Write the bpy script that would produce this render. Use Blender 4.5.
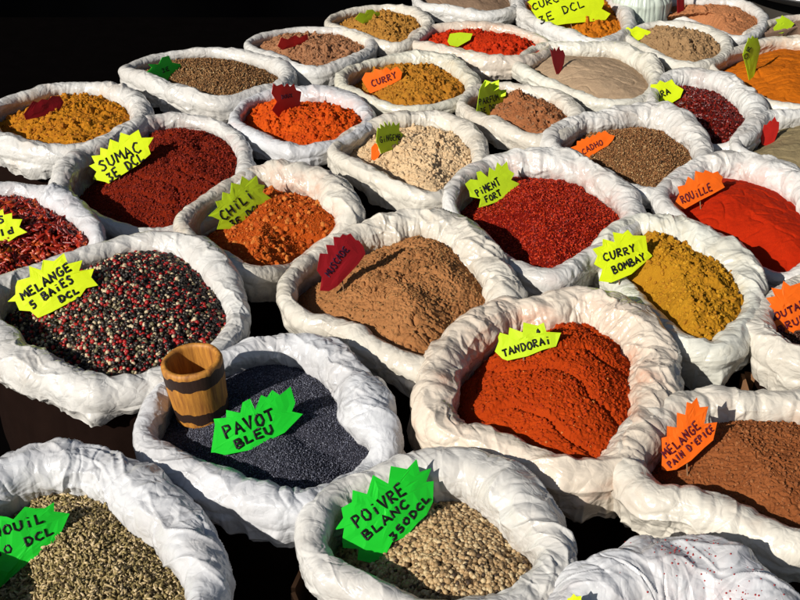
import bpy, math, random
import numpy as np
random.seed(7); RNG = np.random.default_rng(11)
scene = bpy.context.scene
for o in list(bpy.data.objects): bpy.data.objects.remove(o)
R = math.radians

# ------------------------------------------------------------------ camera
CAMZ, PITCH, FPX, RIM = 1.77, 31.0, 1162.0, 0.85
cam_d = bpy.data.cameras.new('camera'); cam = bpy.data.objects.new('camera', cam_d)
scene.collection.objects.link(cam); scene.camera = cam
cam.location = (0, 0, CAMZ); cam.rotation_euler = (R(90-PITCH), 0, 0)
cam_d.sensor_width = 36; cam_d.lens = FPX/800*36; cam_d.clip_start = 0.05; cam_d.clip_end = 200
scene.render.resolution_x = 1024; scene.render.resolution_y = 768

# ------------------------------------------------------------------ world, sun, exposure
SUN_EL, SUN_AZ = 30.0, 226.0       # azimuth measured clockwise from +Y: the sun stands behind the camera's left shoulder
w = bpy.data.worlds.new('World'); scene.world = w; w.use_nodes = True
nt = w.node_tree; bg = nt.nodes['Background']
sky = nt.nodes.new('ShaderNodeTexSky'); sky.sky_type = 'NISHITA'; sky.sun_disc = False
sky.sun_elevation = R(SUN_EL); sky.sun_rotation = R(SUN_AZ)
nt.links.new(sky.outputs[0], bg.inputs[0]); bg.inputs[1].default_value = 0.05
sd = bpy.data.lights.new('sun', 'SUN'); sd.energy = 5.0; sd.angle = R(0.5); sd.color = (1, .95, .86)
sun = bpy.data.objects.new('sun', sd); scene.collection.objects.link(sun)
sv = np.array([math.sin(R(SUN_AZ))*math.cos(R(SUN_EL)), math.cos(R(SUN_AZ))*math.cos(R(SUN_EL)), math.sin(R(SUN_EL))])
from mathutils import Vector, Matrix
sun.rotation_euler = Vector(sv).to_track_quat('Z', 'Y').to_euler(); sun.location = (-3, -3, 5)
vs = scene.view_settings; vs.view_transform = 'Standard'; vs.look = 'None'; vs.exposure = 0.15; vs.gamma = 1; vs.use_curve_mapping = False
scene.render.engine = 'CYCLES'
scene.cycles.max_bounces = 6; scene.cycles.diffuse_bounces = 3

# ------------------------------------------------------------------ projection helpers (photo pixel -> world)
_p = R(PITCH)
FW = np.array([0, math.cos(_p), -math.sin(_p)]); UP = np.array([0, math.sin(_p), math.cos(_p)]); RT = np.array([1., 0, 0])
CAM = np.array([0, 0, CAMZ])
def ray(x, y):
    return FW*FPX + RT*(x-400) - UP*(y-300)
def at(x, y, z):
    d = ray(x, y); t = (z-CAMZ)/d[2]; return CAM + d*t
def ppm(P):                         # photo pixels per metre at a world point
    return FPX/np.dot(P-CAM, FW)

# ------------------------------------------------------------------ noise
_perm = RNG.permutation(256); _perm = np.concatenate([_perm, _perm, _perm])
_g = RNG.normal(size=(256, 3)); _g /= np.linalg.norm(_g, axis=1)[:, None]
def pn(x, y, z=0.0, seed=0):
    x, y, z = np.broadcast_arrays(np.asarray(x, float)+seed*17.31, np.asarray(y, float)-seed*9.7, np.asarray(z, float)+seed*3.3)
    xi = np.floor(x).astype(int); yi = np.floor(y).astype(int); zi = np.floor(z).astype(int)
    xf = x-xi; yf = y-yi; zf = z-zi
    u = xf*xf*xf*(xf*(xf*6-15)+10); v = yf*yf*yf*(yf*(yf*6-15)+10); s = zf*zf*zf*(zf*(zf*6-15)+10)
    out = 0
    for a in (0, 1):
        for b in (0, 1):
            for c in (0, 1):
                h = _perm[_perm[_perm[(xi+a) & 255]+((yi+b) & 255)]+((zi+c) & 255)]
                g = _g[h]
                d = g[..., 0]*(xf-a)+g[..., 1]*(yf-b)+g[..., 2]*(zf-c)
                out = out + d*(u if a else 1-u)*(v if b else 1-v)*(s if c else 1-s)
    return out*1.5
def ridged(x, y, z=0.0, seed=0):    # 1 on the crease, falling to 0
    return np.clip(1-np.abs(pn(x, y, z, seed))*2.2, 0, 1)
def worley(x, y, z, seed=0):
    """F1 and F2 distances to scattered feature points"""
    x, y, z = np.broadcast_arrays(np.asarray(x, np.float32)+seed*5.17, np.asarray(y, np.float32)+seed*2.9, np.asarray(z, np.float32)-seed*1.7)
    xi = np.floor(x).astype(np.int32); yi = np.floor(y).astype(np.int32); zi = np.floor(z).astype(np.int32)
    f1 = np.full(x.shape, 9., np.float32); f2 = f1.copy()
    for a in (-1, 0, 1):
        for b in (-1, 0, 1):
            for c in (-1, 0, 1):
                hh = _perm[_perm[_perm[(xi+a) & 255]+((yi+b) & 255)]+((zi+c) & 255)]
                dd = (xi+a+_fp[hh, 0]-x)**2+(yi+b+_fp[hh, 1]-y)**2+(zi+c+_fp[hh, 2]-z)**2
                f2 = np.where(dd < f1, f1, np.minimum(f2, dd)); f1 = np.minimum(f1, dd)
    return np.sqrt(f1), np.sqrt(f2)
_fp = RNG.uniform(0, 1, (256, 3)).astype(np.float32)
def sstep(a, b, x):
    t = np.clip((x-a)/(b-a), 0, 1); return t*t*(3-2*t)

# ------------------------------------------------------------------ object helpers
COL = scene.collection
def tag(o, label=None, cat=None, group=None, kind=None):
    if label: o['label'] = label
    if cat: o['category'] = cat
    if group: o['group'] = group
    if kind: o['kind'] = kind
    return o
def mesh_np(name, V, F, mat, parent=None, smooth=True, attrs=None):
    """V (n,3); F (m,4) or (m,3) ints, or a list of such arrays / faces"""
    me = bpy.data.meshes.new(name)
    V = np.asarray(V, np.float32)
    Fs = F if isinstance(F, list) else [F]
    Fs = [np.asarray(f, np.int32) for f in Fs if len(f)]
    me.vertices.add(len(V)); me.vertices.foreach_set('co', V.ravel())
    nl = sum(f.size for f in Fs); npol = sum(len(f) for f in Fs)
    me.loops.add(nl); me.loops.foreach_set('vertex_index', np.concatenate([f.ravel() for f in Fs]))
    tot = np.concatenate([np.full(len(f), f.shape[1], np.int32) for f in Fs])
    st = np.concatenate([[0], np.cumsum(tot)[:-1]]).astype(np.int32)
    me.polygons.add(npol); me.polygons.foreach_set('loop_start', st); me.polygons.foreach_set('loop_total', tot)
    me.polygons.foreach_set('use_smooth', np.full(npol, smooth, bool))
    me.update(calc_edges=True)
    if attrs:
        for k, a in attrs.items():
            at_ = me.attributes.new(k, 'FLOAT', 'POINT'); at_.data.foreach_set('value', np.asarray(a, np.float32))
    me.materials.append(mat)
    o = bpy.data.objects.new(name, me); COL.objects.link(o)
    if parent is not None: o.parent = parent
    return o
def empty(name, loc):
    o = bpy.data.objects.new(name, None); o.location = loc; o.empty_display_size = 0.05; COL.objects.link(o); return o
def local(o, parent, loc):          # child mesh built in world coordinates under a parent standing at loc
    o.parent = parent; o.matrix_parent_inverse = Matrix.Translation(-Vector(loc))
def grid_faces(nu, nv, closed_u=True):
    i = np.arange(nu if closed_u else nu-1); j = np.arange(nv-1)
    I, J = np.meshgrid(i, j, indexing='ij'); I2 = (I+1) % nu
    return np.stack([I*nv+J, I2*nv+J, I2*nv+J+1, I*nv+J+1], -1).reshape(-1, 4)

# ------------------------------------------------------------------ materials
def newmat(name):
    m = bpy.data.materials.new(name); m.use_nodes = True
    n = m.node_tree.nodes; b = n['Principled BSDF']; return m, m.node_tree, b
def N(t, typ, **kw):
    n = t.nodes.new(typ)
    for k, v in kw.items():
        if k in n.inputs.keys(): n.inputs[k].default_value = v
        else: setattr(n, k, v)
    return n
def c4(c): return (c[0], c[1], c[2], 1)
def noise(t, scale, detail=4, rough=.55, vec=None):
    n = N(t, 'ShaderNodeTexNoise'); n.inputs['Scale'].default_value = scale; n.inputs['Detail'].default_value = detail; n.inputs['Roughness'].default_value = rough
    if vec is None:
        g = N(t, 'ShaderNodeNewGeometry'); vec = g.outputs['Position']
    t.links.new(vec, n.inputs['Vector']); return n
def ramp(t, fac, stops, interp='LINEAR'):
    r = N(t, 'ShaderNodeValToRGB'); r.color_ramp.interpolation = interp
    e = r.color_ramp.elements
    while len(e) < len(stops): e.new(0.5)
    for k, (p, c) in enumerate(stops): e[k].position = p; e[k].color = c4(c)
    t.links.new(fac, r.inputs[0]); return r
def mixc(t, fac, a, b):
    m = N(t, 'ShaderNodeMix', data_type='RGBA')
    for inp, v in ((m.inputs[0], fac), (m.inputs[6], a), (m.inputs[7], b)):
        if hasattr(v, 'is_output'): t.links.new(v, inp)
        elif isinstance(v, (int, float)): inp.default_value = v
        else: inp.default_value = c4(v)
    return m.outputs[2]
def bump(t, b, h, strength, dist):
    n = N(t, 'ShaderNodeBump'); n.inputs['Strength'].default_value = strength; n.inputs['Distance'].default_value = dist
    t.links.new(h, n.inputs['Height']); t.links.new(n.outputs[0], b.inputs['Normal']); return n

def bag_mat(tint, stain, amount):
    m, t, b = newmat('white plastic bag')
    n1 = noise(t, 9, 5, .6); n2 = noise(t, 38, 6, .7)
    base = mixc(t, ramp(t, n1.outputs[0], [(.35, (0, 0, 0)), (.7, (1, 1, 1))]).outputs[0], [x*.97 for x in tint], [tint[0]*.82, tint[1]*.79, tint[2]*.76])
    # spice dust caught on the inner wall, in patches
    at_ = N(t, 'ShaderNodeAttribute'); at_.attribute_name = 'dust'
    mu = N(t, 'ShaderNodeMath', operation='MULTIPLY'); t.links.new(at_.outputs['Fac'], mu.inputs[0])
    r2 = ramp(t, n2.outputs[0], [(.38, (0, 0, 0)), (.72, (1, 1, 1))]); t.links.new(r2.outputs[0], mu.inputs[1])
    mu2 = N(t, 'ShaderNodeMath', operation='MULTIPLY'); t.links.new(mu.outputs[0], mu2.inputs[0]); mu2.inputs[1].default_value = amount*1.4; mu2.use_clamp = True
    col = mixc(t, mu2.outputs[0], base, stain)
    # a few grimy scuffs
    n3 = noise(t, 5, 8, .8)
    sc = ramp(t, n3.outputs[0], [(.62, (0, 0, 0)), (.78, (.35, .35, .35))])
    col = mixc(t, sc.outputs[0], col, (.42, .34, .26))
    t.links.new(col, b.inputs['Base Color'])
    rr = ramp(t, n2.outputs[0], [(.3, (.15, .15, .15)), (.7, (.34, .34, .34))]); t.links.new(rr.outputs[0], b.inputs['Roughness'])
    b.inputs['Specular IOR Level'].default_value = .65
    # film crumple: creases where a warped noise crosses its middle
    v = noise(t, 34, 2.5, .5); v.inputs['Distortion'].default_value = 1.2
    s1 = N(t, 'ShaderNodeMath', operation='SUBTRACT'); t.links.new(v.outputs[0], s1.inputs[0]); s1.inputs[1].default_value = .5
    s2 = N(t, 'ShaderNodeMath', operation='ABSOLUTE'); t.links.new(s1.outputs[0], s2.inputs[0])
    gp = N(t, 'ShaderNodeNewGeometry'); wn = noise(t, 26, 2, .5)
    wv = N(t, 'ShaderNodeVectorMath', operation='MULTIPLY_ADD'); t.links.new(wn.outputs['Color'], wv.inputs[0]); wv.inputs[1].default_value = (.035, .035, .035); t.links.new(gp.outputs['Position'], wv.inputs[2])
    vo = N(t, 'ShaderNodeTexVoronoi', feature='DISTANCE_TO_EDGE'); vo.inputs['Scale'].default_value = 42; t.links.new(wv.outputs[0], vo.inputs['Vector'])
    mm = N(t, 'ShaderNodeMath', operation='MINIMUM'); t.links.new(vo.outputs['Distance'], mm.inputs[0]); mm.inputs[1].default_value = .3
    sm = N(t, 'ShaderNodeMath', operation='ADD'); t.links.new(s2.outputs[0], sm.inputs[0]); t.links.new(mm.outputs[0], sm.inputs[1])
    bump(t, b, sm.outputs[0], .42, .007)
    tr = N(t, 'ShaderNodeBsdfTranslucent'); t.links.new(col, tr.inputs[0])
    mx = N(t, 'ShaderNodeMixShader'); mx.inputs[0].default_value = .12
    t.links.new(b.outputs[0], mx.inputs[1]); t.links.new(tr.outputs[0], mx.inputs[2])
    t.links.new(mx.outputs[0], t.nodes['Material Output'].inputs[0])
    return m
def powder_mat(name, a, bcol, fine=700, bs=.5, spark=0, gloss=1.0, c=None):
    a = [x**1.13*.97 for x in a]; bcol = [x**1.13*.97 for x in bcol]
    m, t, b = newmat(name)
    n1 = noise(t, 22, 6, .65); n2 = noise(t, fine, 3, .7)
    col = mixc(t, ramp(t, n1.outputs[0], [(.36, (0, 0, 0)), (.64, (1, 1, 1))]).outputs[0], a, bcol)
    col = mixc(t, ramp(t, n2.outputs[0], [(.42, (0, 0, 0)), (.62, (1, 1, 1))]).outputs[0], col, c if c else [x*.72 for x in a])
    if spark:
        vo = N(t, 'ShaderNodeTexVoronoi'); vo.inputs['Scale'].default_value = max(fine, 900)*1.1
        g = N(t, 'ShaderNodeNewGeometry'); t.links.new(g.outputs['Position'], vo.inputs['Vector'])
        sx = N(t, 'ShaderNodeSeparateColor'); t.links.new(vo.outputs['Color'], sx.inputs[0])
        col = mixc(t, ramp(t, sx.outputs[0], [(0, (0, 0, 0)), (1-spark, (1, 1, 1))], 'CONSTANT').outputs[0], col, [min(1, x*1.9+.06) for x in a])
    t.links.new(col, b.inputs['Base Color']); b.inputs['Roughness'].default_value = gloss
    b.inputs['Specular IOR Level'].default_value = .08
    bump(t, b, n2.outputs[0], bs, .003)
    return m
def grain_mat(name, stops, rough=.5, spec=.4, mottling=.25, bs=.3, bsc=900):
    """stops: (position, colour) - every grain takes one colour of its own"""
    m, t, b = newmat(name)
    g = N(t, 'ShaderNodeNewGeometry'); stops = [(p, [x**1.13*.95 for x in c]) for p, c in stops]
    r = ramp(t, g.outputs['Random Per Island'], stops, 'CONSTANT')
    n = noise(t, bsc, 3, .6)
    col = mixc(t, ramp(t, n.outputs[0], [(.4, (0, 0, 0)), (.65, (1, 1, 1))]).outputs[0], r.outputs[0], (0, 0, 0))
    col = mixc(t, mottling, r.outputs[0], col)
    t.links.new(col, b.inputs['Base Color']); b.inputs['Roughness'].default_value = rough; b.inputs['Specular IOR Level'].default_value = spec
    bump(t, b, n.outputs[0], bs, .002)
    return m
_pm = {}
def plain(name, c, rough=.6, spec=.4, metal=0, transl=0, var=0, sc=30, bs=0):
    if name in _pm: return _pm[name]
    m, t, b = newmat(name)
    n = noise(t, sc, 5, .6)
    col = mixc(t, n.outputs[0], c, [x*(1-var) for x in c]); t.links.new(col, b.inputs['Base Color'])
    b.inputs['Roughness'].default_value = rough; b.inputs['Specular IOR Level'].default_value = spec; b.inputs['Metallic'].default_value = metal
    if bs: bump(t, b, n.outputs[0], bs, .004)
    if transl:
        tr = N(t, 'ShaderNodeBsdfTranslucent'); t.links.new(col, tr.inputs[0])
        mx = N(t, 'ShaderNodeMixShader'); mx.inputs[0].default_value = transl
        t.links.new(b.outputs[0], mx.inputs[1]); t.links.new(tr.outputs[0], mx.inputs[2]); t.links.new(mx.outputs[0], t.nodes['Material Output'].inputs[0])
    _pm[name] = m; return m

# ------------------------------------------------------------------ the large structure: ground, table, dark backdrop
TABLE = 0.60
def box(cx, cy, cz, sx, sy, sz, yaw=0):
    v = np.array([[x*sx/2, y*sy/2, z*sz/2] for x in (-1, 1) for y in (-1, 1) for z in (-1, 1)], float)
    c, s = math.cos(yaw), math.sin(yaw); v = np.stack([v[:, 0]*c-v[:, 1]*s, v[:, 0]*s+v[:, 1]*c, v[:, 2]], 1)+[cx, cy, cz]
    f = np.array([[0, 1, 3, 2], [4, 6, 7, 5], [0, 4, 5, 1], [2, 3, 7, 6], [0, 2, 6, 4], [1, 5, 7, 3]])
    return v, f
def merge(parts):
    V = []; F = []; k = 0
    for v, f in parts: V.append(v); F.append(np.asarray(f)+k); k += len(v)
    return np.concatenate(V), F
asph = plain('asphalt', (.05, .05, .052), .95, .2, var=.4, sc=60, bs=.4)
v = np.array([[-60, -60, 0], [60, -60, 0], [60, 60, 0], [-60, 60, 0]], float)
tag(mesh_np('ground', v, np.array([[0, 1, 2, 3]]), asph, smooth=False), kind='structure')
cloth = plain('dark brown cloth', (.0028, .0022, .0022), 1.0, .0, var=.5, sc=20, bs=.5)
tb = empty('display_table', (0.2, 2.1, 0))
tag(tb, 'long trestle table under a dark brown cloth carrying all the sacks', 'table')
TC = (0.15, 2.15)
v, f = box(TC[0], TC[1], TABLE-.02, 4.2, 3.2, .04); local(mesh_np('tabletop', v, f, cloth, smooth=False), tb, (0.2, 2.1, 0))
wood = plain('rough wood', (.12, .07, .04), .8, .2, var=.4, sc=12, bs=.4)
for sx in (-1, 1):
    for sy in (-1, 1):
        v, f = box(TC[0]+sx*1.9, TC[1]+sy*1.4, (TABLE-.04)/2, .07, .07, TABLE-.04); o = mesh_np('leg', v, f, wood, smooth=False); local(o, tb, (0.2, 2.1, 0))
# hanging dark curtain behind the stall, with soft vertical folds
black = plain('black cloth', (.0010, .0010, .0012), 1.0, .0, var=.3, sc=6)
nu, nv = 400, 8
us = np.linspace(-6, 6, nu); zs = np.linspace(0.01, 3.2, nv)
U, Z = np.meshgrid(us, zs, indexing='ij')
Y = 4.05 + .05*np.sin(U*9+1.2*np.sin(U*2.1)) + .02*pn(U*6, Z*.6)
front = np.stack([U, Y, Z], -1).reshape(-1, 3); back = front+[0, .02, 0]
ff = grid_faces(nu, nv, False)
tag(mesh_np('curtain', np.concatenate([front, back]), [ff, ff[:, ::-1]+len(front)], black), 'black cloth curtain hanging in loose folds behind the spice stall', 'curtain')

# ------------------------------------------------------------------ sacks
def catmull(P, n):
    """closed Catmull-Rom through P (k,d), resampled to n points about evenly by arc length (first three columns)"""
    P = np.asarray(P, float); k = len(P); out = []
    for i in range(k):
        p0, p1, p2, p3 = P[i-1], P[i], P[(i+1) % k], P[(i+2) % k]
        t = np.linspace(0, 1, 40, endpoint=False)[:, None]
        out.append(.5*((2*p1)+(-p0+p2)*t+(2*p0-5*p1+4*p2-p3)*t*t+(-p0+3*p1-3*p2+p3)*t**3))
    Q = np.concatenate(out); Q2 = np.concatenate([Q, Q[:1]])
    L = np.concatenate([[0], np.cumsum(np.linalg.norm(np.diff(Q2[:, :3], axis=0), axis=1))])
    s = np.linspace(0, L[-1], n, endpoint=False)
    return np.stack([np.interp(s, L, Q2[:, j]) for j in range(Q.shape[1])], 1), L[-1]

class Sack: pass
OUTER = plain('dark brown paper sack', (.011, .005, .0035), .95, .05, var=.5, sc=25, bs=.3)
def rim_loop(pts, z0, n):
    W = []
    for p in pts:
        x, y, wd = p[:3]; dz = p[3] if len(p) > 3 else 0
        P = at(x, y, z0+dz); W.append([P[0], P[1], P[2], wd/2/ppm(P)])
    W = np.array(W)
    a = 0.5*np.sum(W[:, 0]*np.roll(W[:, 1], -1)-np.roll(W[:, 0], -1)*W[:, 1])
    if a < 0: W = W[::-1]
    return catmull(W, n)

def make_sack(idx, pts, z0=RIM, pleat=1.0, tint=(.80, .79, .76), stain=(.4, .2, .1), stain_amt=.5, label='', near=1.0, puff=1.0, skirt=1.3):
    S = Sack(); seed = idx*3+1
    NT = int(820*near); C, L = rim_loop(pts, z0, NT)
    cen = C[:, :3].mean(0); S.cen = cen; S.seed = seed
    # smoothed outward direction
    T = np.roll(C[:, :2], -6, 0)-np.roll(C[:, :2], 6, 0)
    for _ in range(12): T = (np.roll(T, 5, 0)+T+np.roll(T, -5, 0))/3
    T /= np.linalg.norm(T, axis=1)[:, None]; out = np.stack([T[:, 1], -T[:, 0]], 1)
    r = C[:, 3]*(1+.10*puff*pn(C[:, 0]*16, C[:, 1]*16, 0, seed)+.05*pn(C[:, 0]*40, C[:, 1]*40, 0, seed+1))
    cz = C[:, 2]+.10*C[:, 3]*pn(C[:, 0]*12, C[:, 1]*12, 3, seed)
    ro = .06*C[:, 3]*pn(C[:, 0]*14, C[:, 1]*14, 7, seed)
    # section: (offset outward, height, normal) in units of r ; body in metres
    na, nb, nc = int(14*near)+4, int(74*near), int(26*near)+6
    inner = [(-.45-.30*k/na, -4.2+3.5*k/na) for k in range(na)]
    th = np.linspace(205, -24, nb); arc = [(math.cos(R(a)), math.sin(R(a))) for a in th]
    sec = np.array(inner+arc); nI = len(inner)
    off = sec[:, 0][None]*r[:, None]; hz = sec[:, 1][None]*r[:, None]
    # body below the roll
    q = np.linspace(0, 1, nc+1)[1:]
    sk_ = (.55+.55*skirt)*(1+.38*pn(C[:, 0]*8, C[:, 1]*8, 5, seed+9)+.18*pn(C[:, 0]*30, C[:, 1]*30, 5, seed+10))
    flare = -.40+.35*pn(C[:, 0]*11, C[:, 1]*11, 9, seed+17)
    bo = (math.cos(R(-24))*r)[:, None]+(flare*r)[:, None]*q[None]**1.3
    bz = (math.sin(R(-24))*r)[:, None]-(sk_*r)[:, None]*q[None]
    off = np.concatenate([off, bo], 1); hz = np.concatenate([hz, bz], 1)
    nv = off.shape[1]
    # arc length along the section, for the fold pattern
    A = np.concatenate([np.zeros((NT, 1)), np.cumsum(np.hypot(np.diff(off, axis=1), np.diff(hz, axis=1)), 1)], 1)
    ang = np.zeros(nv); ang[:nI] = 215; ang[nI:nI+nb] = th; ang[nI+nb:] = -70
    ins = sstep(60, 190, ang)[None]            # 1 on the inner side
    crest = np.exp(-((ang-90)/70)**2)[None]
    # section normals
    do = np.gradient(off, axis=1); dh = np.gradient(hz, axis=1); ln = np.hypot(do, dh)+1e-9
    no, nh = -dh/ln, do/ln                      # left of travel = outward of the roll
    X = C[:, 0][:, None]; Yc = C[:, 1][:, None]
    wa = pn(X*9, Yc*9, A*9, seed+5)
    sk = .030*np.tanh((A-A[:, nI:nI+1])*(.55*pn(X*5, Yc*5, 0, seed+8))/.030)       # folds lean over one way, then the other
    Xw = X+T[:, 0][:, None]*sk+.006*wa; Yw = Yc+T[:, 1][:, None]*sk+.006*wa
    rr = np.minimum(r, .031)[:, None]
    m1 = sstep(-.25, .35, pn(X*11, Yc*11, A*4, seed+2)); m2 = sstep(-.2, .4, pn(X*13, Yc*13, A*12, seed+3))
    ab = lambda kx, ka, s: np.abs(pn(Xw*kx, Yw*kx, A*ka, seed+s))
    d = .20*puff*rr*pn(Xw*13, Yw*13, A*12, seed)
    d += pleat*rr*.30*(ab(21, 7, 11)-.25)*(.35+.75*ins)*(.45+.55*m1)      # pillows with tucked creases between them
    d += pleat*rr*.20*(ab(48, 10, 12)-.25)*(.18+1.0*ins)*(.08+.95*m2*sstep(-.15, .3, pn(X*8, Yc*8, 0, seed+70)))
    d += pleat*rr*.10*(ab(100, 16, 13)-.25)*ins*(.15+.85*m1)
    wx2 = X+.010*pn(X*20, Yc*20, A*20, seed+30); wy2 = Yc+.010*pn(X*20, Yc*20, A*20, seed+31)
    d += rr*.07*(np.abs(pn(wx2*24, wy2*24, A*26, seed+14))-.2)*(.4+.6*m2)   # crumpled facets
    d += rr*.075*ridged(wx2*15, wy2*15, A*19, seed+15)**9*m1                # sharp raised creases
    d -= rr*.07*ridged(wx2*33, wy2*33, A*22, seed+16)**7*m2
    d += .13*rr*(ridged(X*7+wa*.3, Yc*7, A*21+wa*.5, seed+18)**3-.2)             # folds running along the rim
    d += .07*rr*ridged(X*12, Yc*12, A*44+wa*.7, seed+19)**5*m2
    u1, u2 = worley(wx2*26, wy2*26, A*15, seed % 50)
    d += pleat**.5*rr*.26*(np.minimum(u2-u1, .55)-.22)
    if near > .6:
        u1, u2 = worley(Xw*62, Yw*62, A*30, seed % 47)
        d += pleat**.5*rr*.10*(np.minimum(u2-u1, .5)-.2)*(.25+.75*m2)
    body = np.concatenate([np.zeros(nI+nb), sstep(0, .25, q)])[None]
    d += body*rr*.30*pn(X*30, Yc*30, 0, seed+60)+body*rr*.14*ridged(X*45, Yc*45, A*4, seed+61)**2
    off = off+no*d; hz = hz+nh*d
    PX = X+out[:, 0][:, None]*(off+ro[:, None]); PY = Yc+out[:, 1][:, None]*(off+ro[:, None]); PZ = np.maximum(cz[:, None]+hz, TABLE+.001)
    V = np.stack([PX, PY, PZ], -1).reshape(-1, 3)
    dust = (sstep(70, 200, ang)[None]*np.ones((NT, 1))*sstep(-.45, .25, pn(X*10, Yc*10, A*8, seed+20))*1.15 + .35*sstep(.1, .5, pn(X*18, Yc*18, A*20, seed+21))).reshape(-1)
    o = mesh_np('spice_sack', V, grid_faces(NT, nv), bag_mat(tint, stain, stain_amt), attrs={'dust': dust})
    tag(o, label, 'sack', 'open white plastic sacks of spice')
    qb = np.linspace(0, 1, 24)[None]; top = cz-(.75+.3*skirt)*r; rbm = r.mean()
    ob = (-.15*r)[:, None]+(.30*rbm)*np.sin(qb*math.pi)+.0035*pn(X*22, Yc*22, qb*4, seed+50)+.004*np.abs(pn(X*30, Yc*30, qb*2, seed+51))
    zb = top[:, None]*(1-qb)+(TABLE+.002)*qb
    Vb = np.stack([X+out[:, 0][:, None]*ob, Yc+out[:, 1][:, None]*ob, zb], -1).reshape(-1, 3)
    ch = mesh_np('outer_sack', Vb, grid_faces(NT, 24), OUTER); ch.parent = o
    S.obj = o; S.C = C; S.near = near; S.r = C[:, 3].mean()
    return S

# ------------------------------------------------------------------ heaps
def heap_surface(S, drop, mound, peak, power, tilt=1.1):
    """returns f(x,y)->z smooth height, using polar interpolation over the rim loop"""
    C = S.C; cx, cy = peak if peak is not None else (S.cen[0], S.cen[1])
    th = np.arctan2(C[:, 1]-cy, C[:, 0]-cx); rad = np.hypot(C[:, 0]-cx, C[:, 1]-cy)
    o = np.argsort(th); th = th[o]; rad = rad[o]; dd = drop+tilt*np.clip((np.cos(th-R(255))-.05)/.95, 0, 1); rs = np.minimum(C[:, 3], 1.25*C[:, 3].mean()); rs = .5*rs+.5*rs.mean(); zz = (C[:, 2]-dd*rs)[o]
    th3 = np.concatenate([th-2*math.pi, th, th+2*math.pi]); rad3 = np.tile(rad, 3); zz3 = np.tile(zz, 3); zm = zz.mean()+.002
    def f(x, y):
        x = np.asarray(x, float); y = np.asarray(y, float)
        t = np.arctan2(y-cy, x-cx); q = np.clip(np.hypot(x-cx, y-cy)/np.interp(t, th3, rad3), 0, 1)
        z = np.interp(t, th3, zz3)*q+zm*(1-q)
        return z+mound*(1-q**power)
    return f, (cx, cy)

def detail(kind, x, y, seed, amp=1.0):
    n = lambda k, s, z=0.0: pn(x*k, y*k, z, seed+s)
    if kind == 'crumb':      # soft lumps of clotted powder with deep creases
        wx = x+.006*n(40, 1); wy = y+.006*n(40, 2)
        b1 = np.abs(pn(wx*38, wy*38, 0, seed+3)); b2 = np.abs(pn(wx*85, wy*85, 0, seed+4)); b3 = np.abs(pn(wx*190, wy*190, 0, seed+5))
        m = sstep(-.3, .3, n(14, 6))
        z = .006*n(10, 7)+.013*b1*(.5+.7*m)+.008*b2*(.4+.8*m)+.0045*b3
        return amp*(z-.006*np.clip(ridged(wx*16, wy*16, 0, seed+8)-.6, 0, 1)/.4*m)
    if kind == 'crack':      # damp pressed powder, cracked and terraced
        wx = x+.010*n(25, 1)+.003*n(90, 9); wy = y+.010*n(25, 2)
        c1 = ridged(wx*20, wy*32, 0, seed+3)**6; c2 = ridged(wx*55, wy*75, 0, seed+4)**4; c3 = np.abs(pn(wx*150, wy*170, 0, seed+5))
        m = sstep(-.15, .35, n(9, 6))
        st = n(16, 7)*3.2; te = (np.floor(st)+sstep(.75, 1, st-np.floor(st)))/3.2
        return amp*(.005*te+.004*n(12, 8)-.007*c1*m-.0035*c2*(.3+.7*m)+.0032*c3+.001*n(330, 10))
    if kind == 'scoop':      # loose powder with scoop grooves and slumps
        wx = x+.012*n(20, 1); wy = y+.012*n(20, 2)
        g = ridged(wx*14+wy*8, wy*13, 0, seed+3)
        c = np.abs(pn(wx*34, wy*34, 0, seed+8)); m = sstep(-.2, .35, n(11, 9))
        return amp*(.007*n(9, 7)-.009*g**4+.007*c*m+.0065*np.abs(pn(wx*75, wy*75, 0, seed+4))*(.4+.6*m)+.0042*np.abs(n(170, 5))+.0014*n(360, 6))
    if kind == 'fine':
        return amp*(.0035*n(12, 1)+.0018*n(45, 2)+.0007*n(150, 3)-.0022*ridged(x*18, y*24, 0, seed+4)**6)
    if kind == 'granule':    # coarse meal
        return amp*(.004*n(14, 1)+.0022*n(60, 2)+.0022*np.abs(n(240, 3))+.0012*n(420, 4))
    return 0*x

def ico(sub):
    import bmesh
    bm = bmesh.new(); bmesh.ops.create_icosphere(bm, subdivisions=sub, radius=1)
    v = np.array([p.co[:] for p in bm.verts]); f = np.array([[q.index for q in p.verts] for p in bm.faces]); bm.free(); return v, f
ICO1 = ico(1); ICO2 = ico(2)
OCT = (np.array([[1, 0, 0], [-1, 0, 0], [0, 1, 0], [0, -1, 0], [0, 0, 1], [0, 0, -1]], float), np.array([[0, 2, 4], [2, 1, 4], [1, 3, 4], [3, 0, 4], [2, 0, 5], [1, 2, 5], [3, 1, 5], [0, 3, 5]]))

def rand_rot(n, flat=0.0):
    q = RNG.normal(size=(n, 4)); 
    if flat: q[:, 1] *= (1-flat); q[:, 2] *= (1-flat)     # mostly about z
    q /= np.linalg.norm(q, axis=1)[:, None]; w_, x, y, z = q.T
    return np.stack([np.stack([1-2*(y*y+z*z), 2*(x*y-z*w_), 2*(x*z+y*w_)], 1), np.stack([2*(x*y+z*w_), 1-2*(x*x+z*z), 2*(y*z-x*w_)], 1), np.stack([2*(x*z-y*w_), 2*(y*z+x*w_), 1-2*(x*x+y*y)], 1)], 1)

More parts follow.
